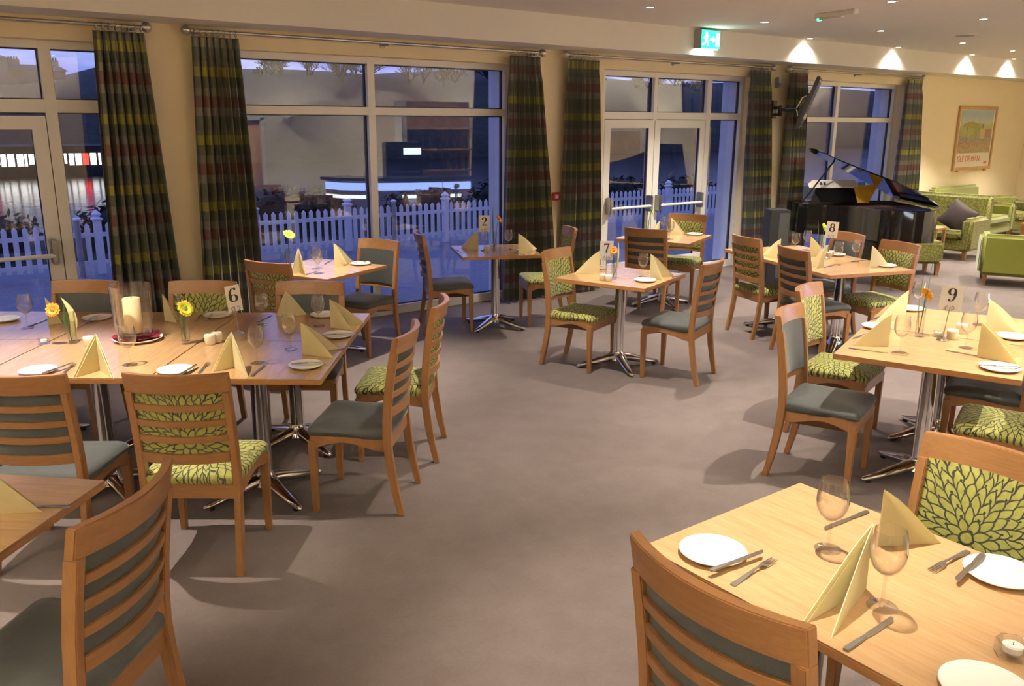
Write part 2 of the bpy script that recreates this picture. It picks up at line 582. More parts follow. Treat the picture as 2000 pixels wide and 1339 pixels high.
def shell():
    struct('floor', G().box(X0 - .2, X1 + .2, YB - .2, 7.93, -.12, 0), 'carpet')
    struct('ceiling', G().box(X0 - .2, X1 + .2, YB - .2, 7.25, ZC, ZC + .12), 'ceiling_white')
    struct('trim_1', G().box(X0, X1, 7.2, 8.1, ZS, ZC + .12), 'ceiling_white')
    ops = [(-1.2, 1.98), (2.5, 5.84), (7.12, 9.86), (10.75, 13.70)]
    for name, mat, ya, yb in (('wall_window', 'wall_cream', YW, 8.0), ('wall_exterior', 'render_outside', 8.0, 8.22)):
        g = G()
        x = X0 - .2
        for a, b in ops:
            g.box(x, a, ya, yb, -.02, ZS + .3)
            g.box(a, b, ya, yb, 2.58, ZS + .3)
            x = b
        g.box(x, X1 + .2, ya, yb, -.02, ZS + .3)
        struct(name, g, mat)
    struct('wall_right', G().box(X1, X1 + .2, -.6, YW, 0, ZC), 'wall_cream')
    struct('wall_left', G().box(X0 - .2, X0, YB, YW, 0, ZC), 'wall_cream')
    struct('wall_back', G().box(X0, 4.6, YB - .2, YB, 0, ZC), 'wall_cream')
    struct('wall_return', G().box(4.6, 4.8, YB - .2, -.4, 0, ZC), 'wall_cream')
    g = G().box(4.8, 5.38, -.6, -.4, 0, ZC).box(5.38, 6.28, -.6, -.4, 2.03, ZC).box(6.28, X1, -.6, -.4, 0, ZC)
    struct('wall_bar', g, 'wall_pale')
    d = struct('door_3', G().box(5.42, 6.24, -.50, -.455, .01, 2.0), 'door_oak')
    g = G().box(5.38, 5.45, -.47, -.38, 0, 2.03).box(6.21, 6.28, -.47, -.38, 0, 2.03).box(5.38, 6.28, -.47, -.38, 1.98, 2.05)
    struct('frame', g, 'frame_white', d)
    struct('handle', G().tube([(5.52, -.44, 1.0), (5.52, -.40, 1.0), (5.64, -.40, 1.0)], .01), 'brushed_steel', d, smooth=40)


def frame_bars(bars):
    g, k = G(), G()
    for x0, x1, z0, z1 in bars:
        e = .0 if x1 - x0 > z1 - z0 else .002          # uprights stand a hair proud of the rails
        g.box(x0, x1, 7.84 - e, 7.93 + e, z0, z1)
        k.box(x0 - .010, x1 + .010, 7.885 + e, 7.922 + e, z0 - .010, z1 + .010)
    return g, k


def window(name, x0, x1, vbars, tz, th, zb, panes):
    """vbars: (x, width, z0, z1); panes: x0, x1, z0, z1"""
    zt = 2.58
    bars = [(x0, x0 + .06, zb, zt), (x1 - .06, x1, zb, zt), (x0, x1, zt - .06, zt), (x0, x1, tz - th / 2, tz + th / 2)]
    bars += [(x - w / 2, x + w / 2, a, b) for x, w, a, b in vbars]
    if zb < .05:
        bars.append((x0, x1, 0.0, .09))
    g, k = frame_bars(bars)
    o = struct(name, g, 'frame_white')
    struct('glazing_bead', k, 'gasket', o)
    for a, b, c, d in panes:
        struct('pane', G().box(a, b, 7.896, 7.904, c, d), 'window_glass', o)
    return o


def push_bar(parent, xa, xb, z, dark=False):
    struct('push_bar', G().tube([(xa, 7.76, z), (xb, 7.76, z)], .018, 10), 'frame_white', parent, smooth=40)
    for x in (xa, xb):
        struct('bar_mount', G().box(x - .025, x + .025, 7.745, 7.845, z - .07, z + .13), 'dull_steel', parent, bevel=.008)


def door_leaf(name, xa, xb, z1, stile, bar):
    g = G().box(xa, xa + stile, 7.835, 7.895, .02, z1).box(xb - stile, xb, 7.835, 7.895, .02, z1)
    g.box(xa + stile, xb - stile, 7.835, 7.895, z1 - stile, z1).box(xa + stile, xb - stile, 7.835, 7.895, .02, .24)
    o = struct(name, g, 'frame_white')
    k = G().box(xa + stile - .008, xa + stile + .006, 7.85, 7.88, .24, z1 - stile).box(xb - stile - .006, xb - stile + .008, 7.85, 7.88, .24, z1 - stile)
    struct('glazing_bead', k, 'gasket', o)
    struct('pane', G().box(xa + stile, xb - stile, 7.861, 7.869, .24, z1 - stile), 'window_glass', o)
    push_bar(o, *bar)
    return o


def windows():
    window('window_1', -1.2, 1.98, [(1.305, .085, 0, 2.58), (.28, .07, 0, 2.58)], 2.085, .10, .0,
           [(-1.14, .245, .09, 2.03), (1.345, 1.92, .09, 2.03), (-1.14, .245, 2.13, 2.52), (.315, 1.265, 2.13, 2.52), (1.345, 1.92, 2.13, 2.52)])
    door_leaf('door_1', .325, 1.255, 2.01, .105, (.42, 1.19, .91))
    window('window_2', 2.5, 5.84, [(4.155, .075, 0, 2.58)], 2.075, .075, .0,
           [(2.56, 4.12, .09, 2.04), (4.19, 5.78, .09, 2.04), (2.56, 4.12, 2.11, 2.52), (4.19, 5.78, 2.11, 2.52)])
    window('window_3', 7.12, 9.86, [(7.24, .07, 0, 2.58), (8.14, .06, 2.0, 2.58), (9.145, .085, 0, 2.58)], 2.06, .085, .0,
           [(9.19, 9.80, .09, 2.02), (7.28, 8.11, 2.10, 2.52), (8.17, 9.10, 2.10, 2.52), (9.19, 9.80, 2.10, 2.52)])
    door_leaf('door_2', 7.28, 8.135, 2.01, .10, (7.36, 8.06, .945))
    door_leaf('door_4', 8.145, 9.095, 2.01, .10, (8.22, 9.02, .945))
    window('window_4', 10.75, 13.70, [(12.08, .075, 0, 2.58)], 2.03, .075, .0,
           [(10.81, 12.04, .09, 2.0), (12.12, 13.64, .09, 2.0), (10.81, 12.04, 2.065, 2.52), (12.12, 13.64, 2.065, 2.52)])


RING = None


def curtain(label, xt0, xt1, xb0, xb1, pleats, seed):
    global RING
    rnd = random.Random(seed)
    zt, zb = 2.655, .03
    nu, nv = pleats * 8, 22
    ph = [rnd.uniform(-.5, .5) for _ in range(pleats + 1)]
    top, bot, uvs = [], [], []
    for i in range(nv + 1):
        t = i / nv
        z = zt + (zb - zt) * t
        a0, a1 = xt0 + (xb0 - xt0) * min(1, t * 1.15), xt1 + (xb1 - xt1) * min(1, t * 1.15)
        pinch = math.exp(-((t - .045) / .03) ** 2) * .5 + (0.25 if t < .03 else 0)
        r1, r2 = [], []
        for j in range(nu + 1):
            s = j / nu
            k = s * pleats
            p = ph[int(min(k, pleats - 1))]
            amp = (.034 + .036 * min(1, t * 2) + .008 * p) * (1 - pinch)
            y = 7.575 + amp * math.sin(2 * PI * k + .5 * p + .35 * math.sin(3 * t + seed))
            x = a0 + (a1 - a0) * s + .010 * math.sin(4 * PI * k + p) * (1 - pinch)
            r1.append((x, y, z))
            r2.append((x, y + .005, z))
            uvs.append((s * pleats * .235 + seed * .13, z + seed * .17))
        top.append(r1)
        bot.append(r2)
    g = G().slab(top, bot)
    me = g.mesh('curtain', 'plaid', 60)
    uvl = me.uv_layers.new(name='UVMap')
    n = len(uvs)
    for lp in me.loops:
        uvl.data[lp.index].uv = uvs[lp.vertex_index % n]
    o = tag(inst('curtain', me), label, 'curtain', 'plaid curtains at the windows')
    if RING is None:
        rg = G()
        pts = [(0, .026 * math.cos(a), .026 * math.sin(a)) for a in [2 * PI * i / 14 for i in range(15)]]
        rg.tube(pts, .0035, 6, cap=False)
        RING = rg.mesh('ring', 'brushed_steel', 60)
    for i in range(8):
        inst('ring', RING, o, (xt0 + (xt1 - xt0) * (i + .5) / 8, 7.58, 2.69))
    return o


def bracket_mesh(x, z):
    g = G().tube([(x, 7.58, z - .016), (x, 7.69, z - .016)], .009, 8)
    s = len(g.v)
    g.lathe([(.026, 0), (.026, .012)], 14)
    g.xf(Matrix.Translation((x, 7.70, z - .016)) @ Matrix.Rotation(PI / 2, 4, 'X'), s)
    return g.mesh('bracket', 'dull_steel', 40)


def curtain_rods():
    data = [(-1.6, 2.02, 'steel curtain rod over the leftmost window and its single door'),
            (2.33, 6.10, 'steel curtain rod over the wide window with the bar reflected in it'),
            (6.43, 10.10, 'steel curtain rod over the glazed double doors'),
            (10.46, 14.00, 'steel curtain rod over the window behind the piano')]
    z = 2.70
    ball = G().lathe([(.004, -.041), (.024, -.034), (.038, -.016), (.042, 0), (.038, .016), (.024, .034), (.004, .041)], 16).mesh('finial', 'brushed_steel', 60)
    for a, b, lab in data:
        me = G().tube([(a, 7.58, z), (b, 7.58, z)], .014, 12).mesh('curtain_rod', 'brushed_steel', 40)
        o = tag(inst('curtain_rod', me), lab, 'curtain rod', 'curtain rods')
        for x in (a, b):
            inst('finial', ball, o, (x, 7.58, z))
        for x in (a + .10, (a + b) / 2, b - .10):
            inst('bracket', bracket_mesh(x, z), o)


def curtains():
    curtain('plaid curtain at the far left, right of the single glazed door', 1.62, 2.00, 1.55, 2.12, 7, 1)
    curtain('plaid curtain left of the wide window with the bar reflection', 2.37, 2.77, 2.30, 2.84, 7, 2)
    curtain('plaid curtain right of the wide window, behind table 2', 5.66, 6.06, 5.58, 6.30, 7, 3)
    curtain('plaid curtain left of the glazed double doors', 6.46, 6.92, 6.42, 7.00, 7, 4)
    curtain('plaid curtain right of the glazed double doors, left of the television bracket', 9.64, 10.04, 9.74, 10.26, 6, 5)
    curtain('plaid curtain hanging behind the television and the raised piano lid', 10.50, 10.88, 10.52, 10.96, 6, 6)
    curtain('plaid curtain right of the window behind the piano, near the framed picture', 13.56, 13.96, 13.50, 14.24, 6, 7)


# ------------------------------------------------------------------ outside at dusk
def picket_mesh(h):
    g = G()
    poly = [(-.031, .06), (.031, .06), (.031, h - .035), (.0, h), (-.031, h - .035)]
    g.loops([[(x, 0.0, z) for x, z in poly], [(x, .018, z) for x, z in poly]])
    return g.mesh('picket', 'fence_white', 0)


def outside():
    struct('terrace', G().box(-9, 30, 8.22, 13.3, -.15, -.02), 'pavers')
    struct('harbour_water', G().box(-60, 160, 17.5, 60, -.75, -.60), 'harbour_water')
    g = G()
    nx, prof = 44, [(52, -.62), (56, 1.0), (60, 2.4), (66, 3.6), (80, 4.4), (100, 4.6)]
    rows = []
    for i in range(nx + 1):
        x = -60 + 240 * i / nx
        k = (1 + .55 * max(0, min(1, (x - 15) / 7))) * 1.0 + .10 * math.sin(x * .13) + .06 * math.sin(x * .37 + 1)
        rows.append([(x, y, z * k) for y, z in prof])
    g.slab(rows, [[(x, y, -1.5) for x, y, z in r] for r in rows])
    struct('bank', g, 'bank_dark', smooth=60)

    struct('bank_near', G().box(-60, 160, 13.3, 17.6, -.75, -.10), 'bank_dark')
    rnd = random.Random(12)

    def bush(w, d, h, seed):
        rr = random.Random(seed)
        g = G()
        for _ in range(int(420 * w / 2.4)):
            a, e = rr.uniform(0, 2 * PI), rr.uniform(-.15, 1) ** 1
            k = rr.uniform(.75, 1.0)
            c = Vector((w / 2 * math.cos(a) * math.sqrt(max(0, 1 - max(e, 0) ** 2)) * k, d / 2 * math.sin(a) * math.sqrt(max(0, 1 - max(e, 0) ** 2)) * k, h * (.5 + .5 * e) * k))
            u = Vector((rr.uniform(-1, 1), rr.uniform(-1, 1), rr.uniform(-1, 1))).normalized() * rr.uniform(.05, .11)
            v = u.cross(Vector((rr.uniform(-1, 1), rr.uniform(-1, 1), 1))).normalized() * .035
            n = u.cross(v).normalized() * .004
            g.loops([[c - u, c + v, c + u, c - v], [c - u + n, c + v + n, c + u + n, c - v + n]])
        g.lathe([(.02, 0), (.42, .02), (.40, .55), (.25, .8), (.02, .9)], 14, (0, 0, 0))
        for i in range(len(g.v) - 70, len(g.v)):
            x, y, z = g.v[i]
            g.v[i] = (x * w * .95, y * d * .95, z * h)
        return g.mesh('shrub', 'hedge_dark', 0)
    bm = [bush(2.4, 1.6, .9, k) for k in range(3)]
    for i in range(9):
        x = -1.6 + i * 2.7
        tag(inst('shrub', bm[i % 3], None, (x, 15.4 + rnd.uniform(-.3, .3), -.12), rnd.uniform(-.3, .3), rnd.uniform(.85, 1.1)), 'dark low shrub in the row beyond the picket fence', 'shrub', 'dark shrubs beyond the picket fence')

    pk = picket_mesh(.655)
    post = G()
    post.box(-.045, .045, -.045, .045, -.02, .68)
    post.loops([[(s * a, s2 * a, z) for s, s2 in ((-1, -1), (1, -1), (1, 1), (-1, 1))] for a, z in ((.045, .68), (.065, .70), (.065, .715), (.03, .735), (.055, .77), (.004, .83))])
    pm = post.mesh('post', 'fence_white', 0)
    xs = [.62 + 1.82 * i for i in range(9)]
    names = ['white picket fence panel outside the single glazed door', 'white picket fence panel beyond the leftmost plaid curtain',
             'white picket fence panel outside, left end of the wide window', 'white picket fence panel outside, behind the wide window mullion',
             'white picket fence panel outside, right end of the wide window', 'white picket fence panel hidden mostly by the plaid curtains',
             'white picket fence panel outside the left leaf of the double doors', 'white picket fence panel outside the right leaf of the double doors']
    for i in range(8):
        a, b = xs[i], xs[i + 1]
        o = thing('picket_fence', names[i], 'fence', (a, 12.4, 0), 0, 'white picket fence on the terrace')
        inst('rail', G().box(.045, b - a - .045, .018, .045, .10, .155).mesh('rail', 'fence_white', 0), o)
        inst('rail', G().box(.045, b - a - .045, .018, .045, .47, .525).mesh('rail', 'fence_white', 0), o)
        inst('post', pm, o)
        for j in range(14):
            inst('picket', pk, o, (.13 + j * .120, 0, 0))
    for x, y, lab in ((2.17, 12.25, 'grey metal post by the fence, left of the leftmost curtain'),
                      (4.55, 12.25, 'grey metal post by the fence, left edge of the wide window'),
                      (6.82, 12.25, 'grey metal post by the fence, right of the window mullion')):
        o = tag(inst('metal_post', G().lathe([(.035, -.02), (.035, .72)], 14).mesh('metal_post', 'post_grey', 50), None, (x, y, 0)), lab, 'post', 'grey metal posts by the fence')
        inst('cap', G().lathe([(.05, 0), (.05, .02), (.02, .035)], 14).mesh('cap', 'fence_white', 50), o, (0, 0, .72))

    # lit buildings along the far quay, mirrored in the water
    o = thing('quay_shops', 'row of brightly lit low shopfronts across the dark water', 'shops', (4.0, 45, 0))
    inst('wall', G().box(-1, 12.5, 0, 4, -.6, .75).mesh('wall', 'bank_dark', 0), o)
    rnd = random.Random(3)
    x = -.8
    while x < 12.2:
        w = rnd.choice((.10, .14, .2, .26))
        inst('lit_window', G().box(x, x + w, -.03, .02, -.12 + rnd.choice((0, 0, .08)), .42).mesh('lit_window', 'shop_red' if rnd.random() < .035 else 'shop_window', 0), o)
        x += w + rnd.choice((.05, .07, .1))

    o = thing('stone_building', 'tall stone building with chimneys seen against the dusk sky', 'building', (9, 78, 3), 0, None, (1, 1, .66))
    inst('wall', G().box(-3.6, 1.4, 0, 6, 0, 5.2).box(1.4, 5.5, 1, 6, 0, 4.0).mesh('wall', 'stone_far', 0), o)
    g = G().loops([[(-3.8, -.2, 5.2), (1.6, -.2, 5.2), (1.6, 6.2, 5.2), (-3.8, 6.2, 5.2)], [(-3.0, 3, 6.0), (.8, 3, 6.0), (.8, 3.2, 6.0), (-3.0, 3.2, 6.0)]])
    g.loops([[(1.3, .8, 4.0), (5.7, .8, 4.0), (5.7, 6.2, 4.0), (1.3, 6.2, 4.0)], [(1.6, 3, 4.8), (5.4, 3, 4.8), (5.4, 3.2, 4.8), (1.6, 3.2, 4.8)]])
    inst('roof', g.mesh('roof', 'roof_far', 0), o)
    for cx, cz in ((-2.6, 5.6), (.6, 5.5), (2.2, 4.4), (5.0, 4.4)):
        ch = inst('chimney', G().box(cx - .4, cx + .4, 2.8, 3.5, cz - .3, cz + 1.0).mesh('chimney', 'stone_far', 0), o)
        for k in range(4):
            inst('chimney_pot', G().lathe([(.07, 0), (.06, .3)], 8, (cx - .28 + .19 * k, 3.15, cz + 1.0)).mesh('chimney_pot', 'roof_far', 40), ch)
    o = thing('slate_building', 'long lower slate roofed building right of the tall one', 'building', (22.5, 96, 3), 0, None, (1, 1, .66))
    inst('wall', G().box(-4, 6, 0, 6, 0, 3.6).mesh('wall', 'stone_far', 0), o)
    inst('roof', G().loops([[(-4.2, -.3, 3.6), (6.2, -.3, 3.6), (6.2, 6.3, 3.6), (-4.2, 6.3, 3.6)], [(-3.6, 3, 5.2), (5.6, 3, 5.2), (5.6, 3.2, 5.2), (-3.6, 3.2, 5.2)]]).mesh('roof', 'roof_far', 0), o)

    def tree(x, y, h, seed, lab, z):
        rnd = random.Random(seed)
        g = G()

        def branch(p, d, L, r, lev):
            q = p + d * L
            g.tube([p, p + d * L * .5 + Vector((rnd.uniform(-.06, .06) * L, 0, 0)), q], [r, r * .8, r * .55], 3 if lev > 1 else 6, cap=False)
            if lev >= 5:
                return
            for _ in range(3):
                dd = (d + Vector((rnd.uniform(-.9, .9), rnd.uniform(-.6, .6), rnd.uniform(-.2, .55)))).normalized()
                branch(p + d * L * rnd.uniform(.45, 1.0), dd, L * rnd.uniform(.68, .92), max(r * .62, .020), lev + 1)

        branch(Vector((0, 0, 0)), Vector((0, 0, 1)), h * .15, h * .020, 0)
        tag(inst('bare_tree', g.mesh('bare_tree', 'tree_dark', 0), None, (x, y, z)), lab, 'tree', 'bare trees on the far bank')

    tl = [(6.2, 66, 6.5, 'bare tree at the left edge of the leftmost window', 3.2)]
    for k in range(21):
        x = 20.2 + k * 1.6 + rnd.uniform(-.4, .4)
        tl.append((x, 66 + rnd.uniform(-2, 3), (3.6 if x < 25.5 else 6.2) * rnd.uniform(.85, 1.1), 'bare twiggy tree in the row on the far bank, seen through the wide window', 4.3))
    for k in range(12):
        tl.append((56 + k * 1.9 + rnd.uniform(-.5, .5), 66 + rnd.uniform(-2, 3), 6.4 * rnd.uniform(.85, 1.1), 'bare twiggy tree on the far bank, seen above the double doors', 4.3))
    for i, (x, y, h, lab, z) in enumerate(tl):
        tree(x, y, h, 20 + i, lab, z)


shell()
windows()
curtain_rods()
curtains()
outside()


# ------------------------------------------------------------------ ceiling fittings and their light
RIM = G().lathe([(.034, -.002), (.050, -.006), (.052, 0.0)], 20, cap0=False, cap1=False).mesh('rim', 'brushed_steel', 60)
GLOW = G().lathe([(.034, -.001), (.034, -.003)], 16).mesh('lamp_face', 'lamp_glow', 0)


def downlight(x, y, label, watts=DOWN, size=76, blend=.7, soft=.017, z=ZC, group='recessed ceiling downlights'):
    o = thing('ceiling_downlight', label, 'ceiling light', (x, y, z), 0, group)
    inst('rim', RIM, o)
    inst('lamp_face', GLOW, o)
    d = bpy.data.lights.new('lamp', 'SPOT')
    d.energy = watts
    d.color = WARM
    d.spot_size = R(size)
    d.spot_blend = blend
    d.shadow_soft_size = soft
    lo = bpy.data.objects.new('lamp', d)
    COL.objects.link(lo)
    lo.location = (0, 0, -.012)
    lo.parent = o
    return o


def ceiling_fittings():
    seen = [(8.19, 6.3, 'recessed downlight in the ceiling beside the green exit sign'),
            (10.0, 6.01, 'recessed downlight below and beyond the emergency light'),
            (9.70, 4.68, 'recessed downlight nearest the top edge of the view, over the piano tail'),
            (12.35, 6.19, 'recessed downlight beside the small ceiling vent'),
            (14.2, 6.35, 'recessed downlight over the green lounge seats')]
    for x, y, l in seen:
        downlight(x, y, l, DOWN * (1.7 if x > 14 else 1.0), 110 if x < 9 else 86)
    near = [(10.2, 7.115, 'downlight close to the bulkhead, making the brightest scallop, above the piano'),
            (12.35, 7.115, 'downlight close to the bulkhead over the window behind the piano'),
            (14.55, 7.115, 'downlight close to the bulkhead left of the framed picture'),
            (16.0, 7.115, 'downlight close to the bulkhead above the framed picture')]
    for x, y, l in near:
        downlight(x, y, l, DOWN * .26, 132, 1.0)
    out = [(.50, 4.50, 1.5, 60), (2.75, 6.35, 1.5, 62), (2.35, 1.66, 1.25, 54), (4.75, 2.55, 1.2, 70), (6.3, 6.2, 1, 76), (5.75, 4.55, 1, 76),
           (3.75, 4.55, 1, 74), (7.7, 4.55, 1.1, 76), (-1.2, 3.4, .7, 76), (6.7, 2.6, 1.1, 76), (-.8, 6.2, .8, 76),
           (4.2, .6, .7, 76), (3.0, -1.4, 1, 76), (-.6, .8, .5, 80), (.9, .2, .5, 80), (2.9, 3.1, .55, 76), (11.7, 4.5, 1.2, 80), (13.7, 4.5, 1.2, 80), (15.7, 4.6, 1.2, 80),
           (16.6, 6.2, 1.2, 84), (12.5, 2.4, 1.2, 80), (15.5, 2.4, 1.2, 80)]
    for x, y, w, s in out:
        downlight(x, y, 'unseen recessed downlight added to brighten the bar wall', DOWN * w, s, group='recessed downlights above the view')
    for x, y, w in ((9.25, 1.75, .9), (5.6, .5, 1.6), (7.2, .35, 1.6), (8.8, .35, 1.3), (10.6, .5, 1.4), (12.2, .4, 1.4), (13.8, .4, 1.4), (15.6, .4, 1.4), (17.2, .4, 1.2)):  # unseen wide downlights, added to brighten the bar wall for its window reflection
        downlight(x, y, 'unseen recessed downlight added to brighten the bar wall', DOWN * w, 125, .9, group='recessed downlights above the view')

    # unseen uplighters added to lift the ambient light; the oak door one is reflected
    for x, y, a, lab, w in ((-1.4, YB, 0, 'added fill uplighter on the back wall, nearer the corner', 1.3), (2.4, YB, 0, 'added fill uplighter on the back wall, nearer the bar', 1.3),
                            (X0, .6, -90, 'added fill uplighter on the end wall, farther from the windows', 1.3), (X0, 4.2, -90, 'added fill uplighter on the end wall, nearer the windows', 1.2),
                            (6.75, -.4, 0, 'wall uplighter beside the oak door by the bar', 1.2), (10.9, -.4, 0, 'added fill uplighter just past the back bar shelves', 2.0),
                            (14.2, -.4, 0, 'added fill uplighter left of the tan notice board', 2.4), (17.0, -.4, 0, 'added fill uplighter right of the tan notice board', 2.4),
                            (X1, 2.5, 90, 'added fill uplighter on the far lounge wall', 2.6)):
        o = thing('fill_uplighter', lab, 'wall light', (x, y, 2.05), R(a), 'wall uplighters')
        inst('bowl', G().lathe([(.02, -.10), (.10, -.06), (.14, .0), (.13, .0), (.09, -.05), (.01, -.085)], 20, (0, .15, 0)).mesh('bowl', 'frame_white', 50), o)
        inst('wall_plate', G().box(-.05, .05, 0, .05, -.08, .03).mesh('wall_plate', 'frame_white', 0, .006), o)
        inst('lamp_face', G().lathe([(.06, -.03), (.06, -.025)], 14, (0, .15, 0)).mesh('lamp_face', 'lamp_glow', 0), o)
        d = bpy.data.lights.new('lamp', 'SPOT')
        d.energy = UP * w
        d.color = WARM
        d.spot_size = R(150)
        d.spot_blend = 1.0
        d.shadow_soft_size = .06
        lo = bpy.data.objects.new('lamp', d)
        COL.objects.link(lo)
        lo.location = (0, .15, .02)
        lo.rotation_euler = (PI, 0, 0)
        lo.parent = o

    # exit sign on the bulkhead
    o = thing('exit_sign', 'lit green and white exit sign box on the bulkhead', 'exit sign', (8.225, 7.14, 2.925))
    inst('housing', G().box(-.165, .165, -.055, .06, -.105, .105).mesh('housing', 'sign_grey', 0, .006), o)
    f = inst('face', G().box(-.158, .158, -.060, -.054, -.098, .098).mesh('face', 'sign_green', 0), o)
    w = G()
    y0, y1 = -.0635, -.0605

    def flat(poly):
        w.loops([[(x, y0, z) for x, z in poly], [(x, y1, z) for x, z in poly]])
    # running figure, arrow and doorway
    flat([(-.085 + .016 * math.cos(a), .062 + .016 * math.sin(a)) for a in [2 * PI * i / 12 for i in range(12)]])
    flat([(-.100, .040), (-.070, .042), (-.066, -.005), (-.094, -.008)])
    flat([(-.070, .040), (-.044, .020), (-.036, .028), (-.066, .050)])
    flat([(-.098, .040), (-.126, .016), (-.118, .008), (-.094, .028)])
    flat([(-.080, -.004), (-.046, -.030), (-.052, -.074), (-.066, -.072), (-.064, -.036), (-.094, -.010)])
    flat([(-.094, -.006), (-.112, -.044), (-.146, -.058), (-.140, -.072), (-.100, -.056), (-.078, -.012)])
    flat([(-.015, -.012), (.035, -.012), (.035, -.034), (.068, .0), (.035, .034), (.035, .012), (-.015, .012)])
    flat([(.085, -.074), (.140, -.074), (.140, .074), (.085, .074)])
    inst('pictogram', w.mesh('pictogram', 'sign_white', 0), f)
    inst('lower_diffuser', G().box(-.15, .15, -.05, .05, -.112, -.1055).mesh('lower_diffuser', 'sign_white', 0), o)

    o = thing('emergency_light', 'slim white emergency light with a green indicator on the ceiling', 'emergency light', (7.96, 5.28, ZC), R(79))
    inst('body', G().box(-.26, .26, -.035, .035, -.05, 0).mesh('body', 'ceiling_white', 0, .008), o)
    inst('diffuser', G().box(-.10, .25, -.028, .028, -.064, -.05).mesh('diffuser', 'frame_white', 0, .006), o)
    inst('indicator', G().lathe([(.022, -.066), (.026, -.058), (.026, -.05)], 12, (.215, 0, 0)).mesh('indicator', 'led_green', 60), o)
    o = thing('ceiling_vent', 'small round grey vent in the ceiling over the lounge', 'vent', (11.24, 5.62, ZC))
    inst('plate', G().lathe([(.14, -.012), (.16, 0)], 20).mesh('plate', 'ceiling_white', 40), o)
    inst('grille', G().lathe([(.11, -.016), (.11, -.012)], 20).mesh('grille', 'sign_grey', 40), o)

    o = thing('alarm_call_point', 'small red fire alarm call point on the wall beside the plaid curtain', 'alarm', (6.40, 7.70, 1.15))
    inst('housing', G().box(-.045, .045, -.045, 0, -.045, .045).mesh('housing', 'shop_red_matt', 0, .006), o)
    inst('glass_plate', G().box(-.025, .025, -.048, -.045, -.022, .022).mesh('glass_plate', 'card_white', 0), o)
    o = thing('wall_sensor', 'small dark sensor box on the wall above the television bracket', 'sensor', (10.36, 7.70, 2.52))
    inst('body', G().box(-.05, .05, -.06, 0, -.07, .07).mesh('body', 'sign_grey', 0, .01), o)
    inst('lens', G().box(-.03, .03, -.066, -.06, -.05, -.01).mesh('lens', 'box_black', 0), o)


plain('shop_red_matt', (0.45, 0.02, 0.02), 0.4)
ceiling_fittings()


# ------------------------------------------------------------------ the bar end of the room
def bar_end():
    o = thing('bar_counter', 'curved bar counter lit by a blue strip, reflected in the wide window', 'bar', (0, 0, 0))
    pts = [(6.62, 1.45), (6.72, 1.90), (7.10, 2.28), (7.7, 2.56), (8.3, 2.74), (8.9, 2.84)]

    def off(d):
        r = []
        for i, p in enumerate(pts):
            a, b = Vector(pts[max(i - 1, 0)]), Vector(pts[min(i + 1, len(pts) - 1)])
            t = (b - a).normalized()
            r.append((p[0] + t.y * d, p[1] - t.x * d))
        return r

    def wall(d0, d1, z0, z1):
        a, b = off(d0), off(d1)
        return G().loops([[(p[0], p[1], z) for p, z in ((x, z0), (y, z0), (y, z1), (x, z1))] for x, y in zip(a, b)])
    inst('front_panel', wall(.02, .12, 0, .95).mesh('front_panel', 'bar_wood', 40), o)
    inst('worktop', wall(-.10, .50, .97, 1.02).mesh('worktop', 'bar_top', 40), o)
    inst('light_strip', wall(.005, .015, .80, .93).mesh('light_strip', 'led_blue', 40), o)
    inst('lower_glow', wall(.006, .016, .66, .72).mesh('lower_glow', 'led_white', 40), o)
    o = thing('drinks_dispenser', 'black drinks machine with a lit header behind the bar', 'drinks machine', (8.15, 1.55, 0), R(20))
    inst('body', G().box(-.34, .34, -.25, .25, .0, 1.60).mesh('body', 'box_black', 0, .02), o)
    inst('header', G().box(-.02, .30, .251, .27, 1.38, 1.50).mesh('header', 'led_white', 0), o)
    inst('drip_tray', G().box(-.26, .26, .25, .33, 1.06, 1.09).mesh('drip_tray', 'dull_steel', 0), o)
    o = thing('back_bar_shelving', 'brown wooden back bar with shelves of bottles', 'shelving', (9.3, 1.0, 0), R(10))
    inst('back_panel', G().box(-.75, .75, -.25, -.2, 0, 2.35).mesh('back_panel', 'bar_wood', 0), o)
    inst('side_panel', G().box(-.82, -.72, -.25, .15, 0, 2.35).mesh('side_panel', 'frame_white', 0), o)
    for z in (1.02, 1.42, 1.82):
        inst('shelf', G().box(-.72, .72, -.2, .12, z, z + .03).mesh('shelf', 'bar_wood', 0), o)
    bt = G().lathe([(.036, 0), (.038, .01), (.038, .19), (.014, .25), (.013, .31), (.016, .312), (.016, .325)], 10).mesh('bottle', 'bottle_dark', 50)
    rnd = random.Random(5)
    for k, z in enumerate((1.05, 1.45)):
        for i in range(10):
            x = -.62 + i * .135 + rnd.uniform(-.02, .02)
            p = Matrix.Translation((9.3, 1.0, 0)) @ rotz(R(10)) @ Vector((x, -.02 + rnd.uniform(-.05, .05), z))
            tag(inst('bottle', bt, None, p, 0, rnd.uniform(.85, 1.0)), 'dark bottle on the back bar shelves', 'bottle', 'bottles on the back bar shelves')
    tag(inst('notice_board', G().box(14.9, 16.2, -.395, -.36, .9, 1.75).mesh('notice_board', 'board_tan', 0), None), 'tan notice board on the wall beyond the bar', 'notice board')


bar_end()


# ------------------------------------------------------------------ things on the walls
def text_mesh(name, s, size, mat, depth=.001):
    cu = bpy.data.curves.new(name, 'FONT')
    cu.body = s
    cu.size = size
    cu.extrude = depth
    cu.align_x = 'LEFT'
    tmp = bpy.data.objects.new(name, cu)
    COL.objects.link(tmp)
    me = bpy.data.meshes.new_from_object(tmp.evaluated_get(bpy.context.evaluated_depsgraph_get()))
    bpy.data.objects.remove(tmp)
    me.materials.clear()
    me.materials.append(M[mat])
    return me


